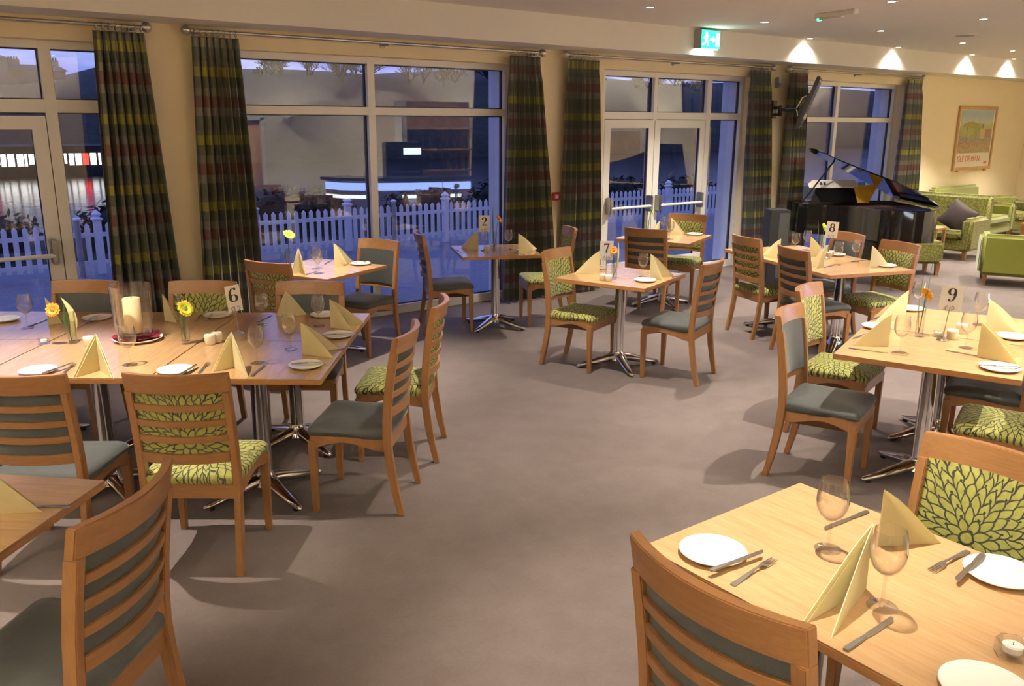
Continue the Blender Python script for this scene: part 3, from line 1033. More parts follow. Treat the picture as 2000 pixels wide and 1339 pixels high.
def wall_things():
    o = thing('framed_print', 'oak framed railway style print captioned in red on the cream wall', 'picture', (16.22, 7.70, 1.725))
    W, H = .70, .555
    g = G().box(-W, W, -.035, 0, H - .055, H).box(-W, W, -.035, 0, -H, -H + .055).box(-W, -W + .055, -.035, 0, -H + .055, H - .055).box(W - .055, W, -.035, 0, -H + .055, H - .055)
    inst('frame', g.mesh('frame', 'picture_oak', 0, .004), o)
    inst('mount', G().box(-W + .05, W - .05, -.016, -.004, -H + .05, H - .05).mesh('mount', 'print_border', 0), o)
    inst('picture', G().box(-.60, .60, -.019, -.016, -.5, .5).mesh('picture', 'harbour_print', 0), o, (0, 0, .115), 0, (1, 1, .74))
    t = inst('caption', text_mesh('caption', 'ISLE OF MAN', .145, 'poster_red'), o, (-.56, -.0172, -.405))
    t.rotation_euler = (PI / 2, 0, 0)
    inst('emblem', G().box(.44, .55, -.0185, -.016, -.455, -.415).mesh('emblem', 'poster_red', 0), o)
    for x in (-.5, .5):
        inst('clip', G().box(x - .03, x + .03, -.045, -.002, -H - .025, -H + .015).mesh('clip', 'picture_oak', 0, .004), o)

    # television on its wall arm
    o = thing('television', 'flat black television on a black wall arm, turned edge on', 'television', (10.25, 7.05, 2.24))
    tilt = Matrix.Rotation(R(-57.5), 4, 'Z') @ Matrix.Rotation(R(19), 4, 'Y')
    g = G().box(-.045, .0, -.44, .44, -.34, .33)
    inst('panel', g.xf(tilt).mesh('panel', 'box_black', 0, .012), o)
    inst('back_cover', G().box(-.075, -.045, -.30, .30, -.27, .10).xf(tilt).mesh('back_cover', 'box_black', 0, .01), o)
    inst('screen', G().box(.0, .003, -.415, .415, -.31, .305).xf(tilt).mesh('screen', 'screen_black', 0), o)
    inst('wall_plate', G().box(.0, .10, .60, .645, -.20, .04).mesh('wall_plate', 'box_black', 0, .006), o)
    inst('arm', G().tube([(.05, .62, -.06), (-.10, .40, -.06)], .018, 8).tube([(.05, .62, -.15), (-.10, .40, -.15)], .018, 8).mesh('arm', 'box_black', 40), o)
    inst('fore_arm', G().tube([(-.10, .40, -.17), (-.10, .40, -.03)], .025, 10).tube([(-.10, .40, -.09), (-.11, .12, -.08)], .018, 8).mesh('fore_arm', 'box_black', 40), o)
    inst('tilt_bracket', G().tube([(-.11, .14, -.08), (-.12, .05, .06), (-.04, .0, .10)], .014, 8).tube([(-.11, .14, -.08), (-.16, .07, -.18), (-.13, .0, -.20)], .014, 8).mesh('tilt_bracket', 'chrome', 40), o)


wall_things()


# ------------------------------------------------------------------ grand piano
def piano():
    yaw = R(-36.97)
    o = thing('grand_piano', 'glossy black grand piano with its lid propped open by the window', 'piano', (9.50, 5.38, 0), yaw)
    right = [(.70, 1.50), (.70, .30)]
    tail = arc(.42, .30, .28, 0, -PI / 2, 6)[1:] + arc(.28, .34, .32, -PI / 2, -PI * .86, 5)[1:]
    bent = [(-.10, .36), (-.26, .60), (-.44, .80), (-.60, .90), (-.70, 1.02), (-.70, 1.50)]
    outline = right + tail + bent
    c = Vector((0, .85))

    def inset(k):
        return [(c.x + (x - c.x) * k, c.y + (y - c.y) * k) for x, y in outline]
    # rim: an open-topped case with a soundboard and plate inside
    o1, o2 = outline, inset(.93)
    g = G()
    n = len(o1)
    rings = [[(x, y, .62) for x, y in o2], [(x, y, .62) for x, y in o1], [(x, y, .99) for x, y in o1], [(x, y, .99) for x, y in o2], [(x, y, .90) for x, y in o2]]
    g.loops(rings, True, True)
    inst('case', g.mesh('case', 'piano_black', 30), o)
    inst('cast_plate', G().prism(inset(.92), .905, .925).mesh('cast_plate', 'piano_gold', 30), o)
    inst('keyboard', G().box(-.66, .66, 1.50, 1.66, .66, .72).mesh('keyboard', 'card_white', 0), o)
    inst('key_slip', G().box(-.72, .72, 1.48, 1.70, .60, .66).box(-.72, -.66, 1.48, 1.70, .66, .86).box(.66, .72, 1.48, 1.70, .66, .86).mesh('key_slip', 'piano_black', 0, .008), o)
    for x, y in ((-.55, 1.30), (.55, 1.30), (.30, .32)):
        lg = inst('leg', G().lathe([(.03, .06), (.045, .12), (.05, .3), (.065, .55), (.075, .62)], 14, (x, y, 0)).mesh('leg', 'piano_black', 50), o)
        inst('caster', G().lathe([(.028, 0), (.028, .05), (.02, .07)], 12, (x, y, 0)).mesh('caster', 'dull_steel', 50), lg)
    inst('pedal_lyre', G().box(-.06, .06, 1.32, 1.38, .10, .62).box(-.12, .12, 1.28, 1.42, .06, .14).mesh('pedal_lyre', 'piano_black', 0, .008), o)
    # lid: hinged on the straight side (x = +.7), raised 27 degrees; front flap folded back
    a = R(27)

    def lift(x, y, h):
        d = .72 - x
        return (.72 - d * math.cos(a) - h * math.sin(a), y, 1.0 + d * math.sin(a) * 1.0 + h * math.cos(a))
    lid2 = [(.72, 1.36), (.72, .28)] + arc(.42, .30, .30, 0, -PI / 2, 6)[1:] + arc(.28, .34, .34, -PI / 2, -PI * .86, 5)[1:] + \
        [(-.11, .35), (-.27, .59), (-.45, .79), (-.61, .89), (-.68, 1.02), (-.68, 1.36)]
    g = G().loops([[lift(x, y, 0) for x, y in lid2], [lift(x, y, .022) for x, y in lid2]])
    lid = inst('lid', g.mesh('lid', 'piano_black', 30), o)
    fl = [(.70, 1.36), (.70, 1.02), (-.66, 1.02), (-.66, 1.36)]
    inst('front_flap', G().loops([[lift(x, y, .026) for x, y in fl], [lift(x, y, .044) for x, y in fl]]).mesh('front_flap', 'piano_black', 30), lid)
    inst('lid_prop', G().tube([(-.66, 1.06, .98), lift(-.40, 1.10, 0)], .011, 8).mesh('lid_prop', 'piano_black', 40), o)
    inst('music_desk', G().loops([[(-.52, 1.10, 1.0), (.16, 1.10, 1.0), (.16, 1.12, 1.0), (-.52, 1.12, 1.0)], [(-.44, 1.18, 1.19), (.12, 1.18, 1.19), (.12, 1.20, 1.19), (-.44, 1.20, 1.19)]]).mesh('music_desk', 'piano_black', 0), o)
    sh = thing('sheet_music', 'open white music book lying over the piano music desk', 'sheet music', (9.50, 5.38, 0), yaw)
    g = G()
    top = [[(-.54 + .33 * j / 6, 1.150 + .07 * i / 3, 1.185 + .085 * i / 3 - (.05 * i / 3 if j == 0 else 0)) for j in range(7)] for i in range(4)]
    g.slab(top, [[(x, y, z - .008) for x, y, z in r] for r in top])
    inst('page', g.mesh('page', 'paper_white', 50), sh)
    g = G()
    top = [[(-.205 + .27 * j / 6, 1.152 + .07 * i / 3, 1.185 + .088 * i / 3) for j in range(7)] for i in range(4)]
    g.slab(top, [[(x, y, z - .008) for x, y, z in r] for r in top])
    inst('page', g.mesh('page', 'paper_white', 50), sh)
    g = G()
    for x in (-.40, -.355):
        g.loops([[(x, 1.166, 1.212), (x + .03, 1.166, 1.212), (x + .03, 1.163, 1.212), (x, 1.163, 1.212)], [(x, 1.192, 1.244), (x + .03, 1.192, 1.244), (x + .03, 1.189, 1.244), (x, 1.189, 1.244)]])
    inst('print', g.mesh('print', 'bud_purple', 0), sh)
    sg = tag(inst('yellow_folder', G().loops([[(.06, 1.05, .995), (.20, 1.05, .995), (.20, 1.058, .995), (.06, 1.058, .995)], [(.02, 1.13, 1.20), (.34, 1.13, 1.23), (.34, 1.138, 1.23), (.02, 1.138, 1.20)]]).mesh('yellow_folder', 'paper_yellow', 0), None, (9.50, 5.38, 0), yaw),
             'bright yellow folder standing inside the open piano', 'folder')
    b = thing('amplifier_box', 'black box with a grey side standing beside the piano keyboard', 'amplifier', (9.27, 6.76, 0), yaw)
    inst('cabinet', G().box(-.10, .16, -.14, .14, .0, .92).mesh('cabinet', 'box_black', 0, .01), b)
    inst('grille', G().box(.02, .145, -.147, -.14, .06, .88).mesh('grille', 'box_grey', 0), b)
    bench = thing('upholstered_bench', 'green patterned bench seen under the piano, with wooden legs', 'bench', (11.25, 6.05, 0), R(-37))
    inst('seat', G().box(-.55, .42, -.22, .22, .16, .46).mesh('seat', 'moss_pattern', 0, .035), bench)
    for x in (-.5, .37):
        for y in (-.17, .17):
            inst('leg', G().loops([[(x + s * .02, y + t * .02, 0) for s, t in ((-1, -1), (1, -1), (1, 1), (-1, 1))], [(x + s * .03, y + t * .03, .17) for s, t in ((-1, -1), (1, -1), (1, 1), (-1, 1))]]).mesh('leg', 'oak_up', 0), bench)


piano()


# ------------------------------------------------------------------ lounge seats
def taper_leg(x, y, h, lean=(0, 0)):
    g = G()
    g.loops([[(x + lean[0] + s * .018, y + lean[1] + t * .018, 0) for s, t in ((-1, -1), (1, -1), (1, 1), (-1, 1))],
             [(x + s * .03, y + t * .03, h) for s, t in ((-1, -1), (1, -1), (1, 1), (-1, 1))]])
    return g.mesh('leg', 'oak_up', 0)


def sofa(label, loc, rz, w, d, hb, mat, ha=.62, group='green lounge seats', name='sofa', seat=.44):
    """faces local -y; back at +y"""
    o = thing(name, label, 'sofa' if name == 'sofa' else 'armchair', loc, rz, group)
    inst('base', G().box(-w / 2 + .02, w / 2 - .02, -d / 2 + .02, d / 2 - .04, .14, .30).mesh('base', mat, 50, .02), o)
    g = G()
    n = 10
    inst('seat_cushion', G().box(-w / 2 + .13, w / 2 - .13, -d / 2, d / 2 - .16, .29, seat).mesh('seat_cushion', mat, 50, .045, 3), o)
    bk = G().loops([[(-w / 2 - .01, d / 2 - .20, .14), (w / 2 + .01, d / 2 - .20, .14), (w / 2 + .01, d / 2 + .0, .14), (-w / 2 - .01, d / 2 + .0, .14)],
                    [(-w / 2 - .01, d / 2 - .12, hb), (w / 2 + .01, d / 2 - .12, hb), (w / 2 + .01, d / 2 + .04, hb), (-w / 2 - .01, d / 2 + .04, hb)]])
    inst('backrest', bk.mesh('backrest', mat, 50, .045, 3), o)
    for s in (-1, 1):
        a, b = (w / 2 - .14, w / 2 + .02) if s > 0 else (-w / 2 - .02, -w / 2 + .14)
        inst('arm', G().box(a, b, -d / 2 + .01, d / 2 - .05, .14, ha).mesh('arm', mat, 50, .045, 3), o)
        for t in (-1, 1):
            inst('leg', taper_leg(s * (w / 2 - .07), t * (d / 2 - .09), .15), o)
    return o


def cushion_mesh():
    n = 12

    def side(k):
        rows = []
        for i in range(n + 1):
            r = []
            for j in range(n + 1):
                u, v = -1 + 2 * j / n, -1 + 2 * i / n
                p = (1 - u * u) ** .5 * (1 - v * v) ** .5
                r.append((.21 * u * (1 - .06 * (1 - v * v)), k * .075 * p, .21 * v * (1 - .06 * (1 - u * u))))
            rows.append(r)
        return rows
    return G().slab(side(1), side(-1)).mesh('cushion', 'cushion_brown', 60)


def lounge():
    s1 = sofa('patterned green two seat sofa with a buttoned back beside the piano tail', (13.25, 6.78, 0), R(-84), 1.46, .80, .93, 'moss_pattern', .63)
    bt = G().lathe([(.022, 0), (.018, .008), (.004, .012)], 10).mesh('button', 'cushion_brown', 50)
    for k in range(4):
        b = inst('button', bt, s1, (-.45 + .30 * k, .235, .72))
        b.rotation_euler = (PI / 2 + .2, 0, 0)
    cu = tag(inst('cushion', cushion_mesh(), None, (13.18, 6.34, .62)), 'dark brown scatter cushion leaning on the patterned green sofa', 'cushion')
    cu.rotation_euler = (R(-20), R(30), R(-84))
    sofa('plain green tub armchair with its back to the dining tables', (11.62, 4.78, 0), R(117), .84, .76, .66, 'moss_cloth', .62, name='armchair')
    sofa('plain green sofa under the framed picture, behind the patterned sofa', (15.45, 7.20, 0), R(0), 1.5, .8, .92, 'moss_cloth', .62)
    sofa('patterned green armchair beyond the coffee table', (16.72, 7.08, 0), R(-20), .85, .8, .70, 'moss_pattern', .62, name='armchair')
    sofa('plain green high backed armchair at the far right end', (17.72, 5.98, 0), R(-80), .85, .75, 1.12, 'moss_cloth', .70, name='armchair')
    o = thing('coffee_table', 'oak coffee table between the green lounge seats', 'table', (15.2, 5.75, 0), R(5))
    inst('top', G().box(-.55, .55, -.35, .35, .42, .46).mesh('top', 'oak_across', 0, .006), o)
    inst('shelf', G().box(-.50, .50, -.30, .30, .18, .20).mesh('shelf', 'oak_across', 0, .004), o)
    for x in (-.5, .5):
        for y in (-.3, .3):
            inst('leg', G().box(x - .03, x + .03, y - .03, y + .03, 0, .42).mesh('leg', 'oak_up', 0, .004), o)
    tag(inst('magazine', G().box(-.15, .15, -.11, .11, 0, .02).mesh('magazine', 'paper_white', 0, .003), None, (15.0, 5.65, .20), R(20)), 'magazines on the lower shelf of the coffee table', 'magazine')
    o = thing('side_table', 'small pale oak side table at the round end of the piano', 'table', (12.61, 6.42, 0), R(0))
    inst('top', G().box(-.15, .15, -.15, .15, .47, .50).mesh('top', 'picture_oak', 0, .005), o)
    for x in (-.125, .125):
        for y in (-.125, .125):
            inst('leg', G().box(x - .02, x + .02, y - .02, y + .02, 0, .47).mesh('leg', 'picture_oak', 0, .003), o)


lounge()


# ------------------------------------------------------------------ dining chairs
def yb(z):
    if z < .45:
        return -.185 - .065 * ((.45 - z) / .45) ** 1.7
    return -.185 - .065 * ((z - .45) / .5) ** 1.6


def cv(x):
    return -.048 * (1 - (x / .215) ** 2)


def back_sheet(xa, xb, z0, z1, y0, y1, nx=12, nz=2, puff=0.0):
    """curved slab following the bowed back; y0 rear face offset, y1 front face offset"""
    def grid(off, p):
        return [[(xa + (xb - xa) * j / nx, yb(z0 + (z1 - z0) * i / nz) + cv(xa + (xb - xa) * j / nx) + off
                  + p * math.sin(PI * i / nz) ** .5 * math.sin(PI * j / nx) ** .5, z0 + (z1 - z0) * i / nz) for j in range(nx + 1)] for i in range(nz + 1)]
    return G().slab(grid(y1, puff), grid(y0, 0))


def rear_leg(s):
    g = G()
    rings = []
    zs = [0, .12, .24, .34, .43, .52, .64, .76, .868]
    for z in zs:
        d = .021 if z > .2 else .016 + .005 * z / .2
        x = .2075 * s
        y = yb(z)
        rings.append([(x - .0165, y - d, z), (x + .0165, y - d, z), (x + .0165, y + d, z), (x - .0165, y + d, z)])
    return g.loops(rings).mesh('leg', 'oak_up', 30, .003)


def front_leg(s):
    x, y = .2125 * s, .205
    g = G()
    r = [(.0145, 0, .0), (.018, .2, .0), (.0215, .40, .0)]
    return g.loops([[(x + a * h, y + b * h, z) for a, b in ((-1, -1), (1, -1), (1, 1), (-1, 1))] for h, z, _ in r]).mesh('leg', 'oak_up', 30, .003)


def seat_loop(inset, zf, n=48):
    pts = []
    cs = [(-.236, .232), (.236, .232), (.212, -.20), (-.212, -.20)]
    rad = [.05, .05, .012, .012]
    out = []
    m = len(cs)
    for i in range(m):
        p, a, b = Vector(cs[i]), Vector(cs[i - 1]), Vector(cs[(i + 1) % m])
        u, w = (a - p).normalized(), (b - p).normalized()
        r = rad[i]
        for k in range(7):
            t = k / 6
            q = (p + u * r) * (1 - t) ** 2 + p * 2 * t * (1 - t) + (p + w * r) * t ** 2
            out.append(q)
        nx = Vector(cs[(i + 1) % m])
        e0, e1 = p + w * r, nx + (p - nx).normalized() * rad[(i + 1) % m]
        for k in range(1, 6):
            out.append(e0.lerp(e1, k / 6))
    c = Vector((0, .016))
    for q in out:
        d = q - c
        k = 1 - inset / max(d.length, .05)
        q2 = c + d * k
        pts.append((q2.x, q2.y, zf(q2.y)))
    return pts


def zwave(y):
    return .423 - .011 * math.sin((y + .20) / .43 * 2 * PI * .95 + .35)


def seat_mesh(mat):
    rings = [seat_loop(.004, lambda y: zwave(y)), seat_loop(-.004, lambda y: zwave(y) + .014), seat_loop(-.004, lambda y: .448 + .004 * math.cos(y * 6)),
             seat_loop(.006, lambda y: .464), seat_loop(.03, lambda y: .475), seat_loop(.09, lambda y: .483), seat_loop(.15, lambda y: .487)]
    return G().loops(rings).mesh('seat', mat, 55)


def seat_frame_mesh():
    rings = [seat_loop(.016, lambda y: zwave(y) - .056 + .018 * math.cos((y - .016) / .43 * 2 * PI)), seat_loop(.006, lambda y: zwave(y) - .052 + .018 * math.cos((y - .016) / .43 * 2 * PI)),
             seat_loop(.006, lambda y: zwave(y) + .002)]
    return G().loops(rings).mesh('seat_frame', 'oak_across', 40)


CHAIR = {
    'legs': [rear_leg(-1), rear_leg(1), front_leg(-1), front_leg(1)],
    'top_rail': back_sheet(-.2245, .2245, .864, .952, -.015, .015, 14, 2).mesh('top_rail', 'oak_across', 40, .003),
    'slats': [back_sheet(-.193, .193, z - h, z + h, -.011, .003, 12, 1).mesh('slat', 'oak_across', 40, .002) for z, h in ((.797, .0155), (.722, .0155), (.647, .0155), (.555, .024))],
    'seat_frame': seat_frame_mesh(),
    'green': (seat_mesh('petal_seat'), back_sheet(-.192, .192, .572, .868, .003, .016, 12, 10, .010).mesh('back_pad', 'petal_back', 60)),
    'grey': (seat_mesh('charcoal_cloth'), back_sheet(-.192, .192, .572, .868, .003, .016, 12, 10, .010).mesh('back_pad', 'charcoal_cloth', 60)),
}


def chair(kind, x, y, heading, label, scale=1.0):
    o = thing('dining_chair', label, 'chair', (x, y, 0), R(heading - 90), 'oak dining chairs', scale)
    inst('seat', CHAIR[kind][0], o)
    inst('back_pad', CHAIR[kind][1], o)
    inst('seat_frame', CHAIR['seat_frame'], o)
    inst('top_rail', CHAIR['top_rail'], o)
    for s in CHAIR['slats']:
        inst('slat', s, o)
    for l in CHAIR['legs']:
        inst('leg', l, o)
    return o


def chairs():
    D = [
        ('grey', 5.08, 4.53, 111, 'grey padded oak chair with its ladder back to us at table 7'),
        ('green', 4.66, 5.24, -70, 'green leaf pattern oak chair facing forward at table 7'),
        ('grey', 4.25, 2.65, -71, 'grey padded oak chair at table 9, the nearer one on its aisle side'),
        ('green', 4.95, 3.01, -74, 'green leaf pattern oak chair at table 9, just beyond the grey one'),
        ('grey', 1.965, 3.935, 137, 'grey padded oak chair at the end of table 6, nearer the middle of the room'),
        ('green', 2.47, 4.43, 141, 'green leaf seated oak chair at the end of table 6, behind the grey one'),
        ('grey', .55, 4.22, 52, 'grey padded oak chair with brightly lit seat along the near side of table 6'),
        ('green', 1.10, 3.835, 53, 'green leaf pattern oak chair with its ladder back to us at table 6'),
        ('grey', .275, 2.567, 135.4, 'large grey padded oak chair in the near left corner by the unnumbered table', 1.05),
        ('grey', 1.62, 1.06, -1, 'large grey padded oak chair at the bottom edge, backing onto the aisle', 1.10),
        ('green', 2.60, 1.15, 181, 'green leaf pattern oak chair facing us at the nearest right table', 1.0),
        ('grey', 5.27, 2.20, 110, 'grey padded oak chair half hidden under the window side of table 9'),
        ('green', 4.66, 1.84, 110, 'green leaf seated oak chair under table 9, just above the nearest green back'),
        ('green', 2.60, 6.36, 26, 'green leaf pattern oak chair with brightly lit top rail at the window table'),
        ('grey', 3.42, 6.74, 203, 'grey padded oak chair facing us at the window table with the green flower'),
        ('grey', 4.45, 6.98, -24, 'grey padded oak chair seen edge on before the glass at table 2'),
        ('green', 5.43, 6.66, 154, 'green leaf seated oak chair beside the plaid curtain at table 2'),
        ('grey', 6.48, 6.18, 23, 'grey padded oak chair with its ladder back to us before the double doors'),
        ('green', 7.42, 6.66, 206, 'green leaf pattern oak chair facing us before the double doors'),
        ('green', 6.83, 5.03, -17, 'green leaf pattern oak chair with its back to the aisle, farther one at table 8'),
        ('grey', 6.53, 4.29, -21, 'grey padded oak chair with its ladder back to us, nearer one at table 8'),
        ('grey', 7.38, 4.76, 161, 'grey padded oak chair in front of the piano at table 8'),
        ('green', 7.16, 4.10, 164, 'green leaf pattern oak chair facing us at the near corner of table 8'),
        ('grey', .94, 5.97, 230, 'grey padded oak chair behind table 6, left of the candle jar'),
        ('green', 1.57, 5.50, 232, 'green leaf pattern oak chair behind table 6, beside the number 6 card'),
        ('grey', 2.14, 5.06, 234, 'grey padded oak chair behind table 6, nearest the window table'),
    ]
    for d in D:
        chair(*d)


chairs()

# ------------------------------------------------------------------ pedestal tables
TZ = .765
POLE = G().lathe([(.078, .060), (.068, .090), (.048, .115), (.0435, .14), (.0435, .71), (.055, .72)], 24).mesh('pedestal', 'chrome', 50)


def foot_mesh(a):
    g = G()
    rings = []
    for r, hw, z0, z1 in ((.03, .042, .050, .118), (.10, .041, .038, .106), (.18, .036, .026, .082), (.26, .029, .016, .058), (.345, .018, .010, .038), (.36, .008, .013, .026)):
        m, k = (z0 + z1) / 2, (z1 - z0) / 2
        rings.append([(r, hw * math.cos(q), m + k * math.sin(q)) for q in [2 * PI * j / 12 for j in range(12)]])
    g.loops(rings)
    return g.xf(rotz(a)).mesh('foot', 'chrome', 60)


FEET = [foot_mesh(PI / 4 + k * PI / 2) for k in range(4)]
GLIDE = G().lathe([(.016, 0), (.018, .013)], 10, (.315, 0, 0)).mesh('glide', 'rubber_black', 40)
PLATE = G().box(-.16, .16, -.16, .16, .715, .735).mesh('mounting_plate', 'box_black', 0)


def table(cx, cy, ang, w, d, label, poles=((0, 0),), group='oak pedestal dining tables'):
    """w along local x, d along local y (grain runs along y)"""
    o = thing('dining_table', label, 'table', (cx, cy, 0), R(ang), group)
    top = inst('tabletop', G().box(-w / 2 + .002, w / 2 - .002, -d / 2 + .002, d / 2 - .002, TZ - .003, TZ).mesh('tabletop', 'oak_top', 0), o)
    inst('edging', G().box(-w / 2, w / 2, -d / 2, d / 2, .735, TZ - .0028).mesh('edging', 'oak_edge', 0, .003), top)
    for px, py in poles:
        p = inst('pedestal', POLE, o, (px, py, 0))
        inst('mounting_plate', PLATE, p)
        for k in range(4):
            f = inst('foot', FEET[k], o, (px, py, 0))
            inst('glide', GLIDE, f, (0, 0, 0), PI / 4 + k * PI / 2)
    return o


def tables():
    table(4.88, 5.0, 19.5, .80, .80, 'square oak table marked 7 in the middle of the room')
    for k, lab in ((-.395, 'oak table marked 9, nearer half of the pair'), (.395, 'oak table joined behind the table marked 9')):
        c = Vector((5.02, 2.405, 0)) + rotz(R(20)) @ Vector((k, 0, 0))
        table(c.x, c.y, 20, .785, .90, lab)
    for k, lab in ((-.40, 'oak table marked 8, nearer half of the pair'), (.40, 'oak table joined behind the table marked 8, nearer the piano')):
        c = Vector((6.975, 4.63, 0)) + rotz(R(72)) @ Vector((k, 0, 0))
        table(c.x, c.y, 72, .795, .89, lab)
    table(2.10, 1.0, 0, .78, 1.24, 'brightly lit oak table nearest us in the bottom right corner', ((0, .28), (0, -.32)))
    u, v = Vector((-.799, .602, 0)), Vector((.602, .799, 0))
    P0 = Vector((1.66, 3.75, 0))
    labs = {(0, 0): 'oak table marked 6, near right corner piece of the long group', (1, 0): 'oak table in the long group, near side, under the red cloth plate setting',
            (2, 0): 'oak table in the long group, near side, at the left edge', (0, 1): 'oak table in the long group, far right corner piece',
            (1, 1): 'oak table in the long group, far side, by the number 6 card', (2, 1): 'oak table in the long group, far side, at the left edge'}
    for (i, j), lab in labs.items():
        c = P0 + u * (.85 * (i + .5)) + v * (.745 * (j + .5))
        table(c.x, c.y, 143 - 90 - 90, .846, .741, lab)
    table(4.875, 6.755, -24.5, .77, .76, 'square oak table marked 2 before the glass')
    table(3.05, 6.77, 25, .80, .80, 'square oak window table with the single green flower')
    table(7.0, 6.52, 24, .83, .83, 'square oak table before the glazed double doors')
    table(-.03, 3.07, 46, .80, .80, 'oak table corner at the left edge, nearest on that side')


tables()


# ------------------------------------------------------------------ tableware
def napkin(B, W1, W2, h, label, lean=(0, 0)):
    """a paper napkin folded to a triangle and stood up like an open book"""
    b, w1, w2 = Vector((*B, 0)), Vector((*W1, 0)), Vector((*W2, 0))
    o = thing('napkin', label, 'napkin', (b.x, b.y, TZ + .0005), 0, 'pale yellow folded napkins')
    g = G()
    apex = Vector((lean[0], lean[1], h))
    a1, a2 = w1 - b, w2 - b
    for w in (a1, a2):
        nrm = w.cross(Vector((0, 0, 1))).normalized() * .0022
        other = a2 if w is a1 else a1
        if nrm.dot(other) > 0:
            nrm = -nrm
        n = 8
        top, bot = [], []
        for i in range(n + 1):
            t = i / n
            p_low = w * t
            # outer edge bulges a little, as soft paper does
            zz = h * (1 - t) * (1 + .10 * math.sin(PI * t))
            r1, r2 = [], []
            for k in range(5):
                s = k / 4
                base = w * (t + 0) * 1.0
                sp = apex * (1 - t) * 1.0
                q = Vector((base.x, base.y, 0)) + Vector((sp.x * s, sp.y * s, zz * s))
                q += nrm * 1.6 * math.sin(PI * t) * math.sin(PI * s)
                r1.append(q)
                r2.append(q + nrm)
            top.append(r1)
            bot.append(r2)
        g.slab(top, bot)
    inst('fold', g.mesh('fold', 'napkin_paper', 30), o)
    # the second paper layer just inside the fold
    g2 = G()
    for w in (a1, a2):
        other = a2 if w is a1 else a1
        nrm = w.cross(Vector((0, 0, 1))).normalized() * .0018
        if nrm.dot(other) < 0:
            nrm = -nrm
        k0 = .06
        pts = [w * k0 + Vector((0, 0, .0)), w * .93, w * k0 + apex * .90]
        g2.loops([[p + nrm for p in pts], [p + nrm * 2 for p in pts]])
    inst('inner_layer', g2.mesh('inner_layer', 'napkin_paper', 0), o)
    return o


PLATE_ME = {}


def plate(p, label, r=.088, z=None):
    if r not in PLATE_ME:
        prof = [(0.001, .003), (r * .60, .003), (r * .66, .0), (r * .70, .002), (r * .985, .0125), (r, .0155), (r * .985, .017), (r * .72, .0075), (r * .62, .0065), (.001, .0065)]
        PLATE_ME[r] = G().lathe(prof, 40, cap0=True, cap1=True).mesh('side_plate', 'porcelain', 50)
    o = inst('side_plate', PLATE_ME[r], None, (*p, TZ + .0005))
    return tag(o, label, 'plate', 'white side plates')


def flat_shape(poly, z0, z1, arch=None):
    g = G()
    g.loops([[(x, y, z0 + (arch(x) if arch else 0)) for x, y in poly], [(x, y, z1 + (arch(x) if arch else 0)) for x, y in poly]])
    return g


def knife_meshes():
    L = .205
    h = [(0, -.0055), (.004, -.0075), (.03, -.008), (.085, -.0055), (.085, .0055), (.03, .008), (.004, .0075), (0, .0055)]
    handle = flat_shape(h, 0, .005).mesh('handle', 'dull_steel', 30, .0015)
    b = [(.084, -.005), (.10, -.008), (.19, -.0085), (.202, -.002), (L, .006), (.10, .0062), (.084, .005)]
    blade = flat_shape(b, .0015, .0032).mesh('blade', 'brushed_steel', 0)
    return handle, blade


def fork_meshes():
    h = [(0, -.006), (.005, -.008), (.035, -.0065), (.10, -.0028), (.125, -.003), (.136, -.009), (.146, -.0105), (.146, .0105), (.136, .009), (.125, .003), (.10, .0028), (.035, .0065), (.005, .008), (0, .006)]
    ar = lambda x: .010 * math.exp(-((x - .115) / .03) ** 2)
    body = flat_shape(h, .0005, .0032, ar).mesh('handle', 'dull_steel', 30)
    g = G()
    for k in range(4):
        y = -.0084 + .0056 * k
        g.add(*_tine(y, ar))
    return body, g.mesh('tines', 'brushed_steel', 30)


def _tine(y, ar):
    g = G()
    rings = []
    for x, w in ((.144, .0017), (.160, .0016), (.178, .0014), (.190, .0007)):
        z = ar(x) + .003 + .5 * (x - .144) * .12
        rings.append([(x, y - w, z - .001), (x, y + w, z - .001), (x, y + w, z + .001), (x, y - w, z + .001)])
    g.loops(rings)
    return g.v, g.f


KNIFE, FORK = knife_meshes(), fork_meshes()


def cutlery(kind, a, b, label, over=0.0, scale=1.0):
    """a = handle end, b = tip; over = raised onto a plate rim"""
    d = Vector(b) - Vector(a)
    m = (Vector(a) + Vector(b)) / 2 - d.normalized() * .1025 * scale
    o = thing(kind, label, kind, (m.x, m.y, TZ + .0005 + over), math.atan2(d.y, d.x), 'steel knives' if kind == 'knife' else 'steel forks', scale)
    for n, me in zip(('handle', 'blade' if kind == 'knife' else 'tines'), KNIFE if kind == 'knife' else FORK):
        inst(n, me, o)
    return o


GLASS = (G().lathe([(.0345, .0), (.035, .0015), (.030, .0035), (.010, .006), (.0045, .010)], 32, cap1=False).mesh('foot', 'clear_glass', 60),
         G().lathe([(.0045, .010), (.0036, .03), (.0036, .07), (.006, .082)], 14, cap0=False, cap1=False).mesh('stem', 'thick_glass', 60),
         G().lathe([(.005, .081), (.018, .088), (.031, .102), (.0395, .122), (.0415, .138), (.0400, .160), (.0360, .186), (.0348, .194), (.0340, .194), (.0352, .186), (.0392, .160), (.0406, .138), (.0386, .122), (.030, .103), (.016, .0895), (.002, .086)], 36, cap0=False, cap1=True).mesh('bowl', 'clear_glass', 60))


def glass(p, label, scale=1.0):
    o = thing('wine_glass', label, 'wine glass', (*p, TZ + .0005), 0, 'empty wine glasses', scale)
    for n, me in zip(('foot', 'stem', 'bowl'), GLASS):
        inst(n, me, o)
    return o


def pot_mesh():
    return G().lathe([(.021, 0), (.024, .004), (.0285, .040), (.0285, .044), (.026, .050), (.012, .053), (.002, .0535)], 20).mesh('cruet', 'cruet_cream', 50)


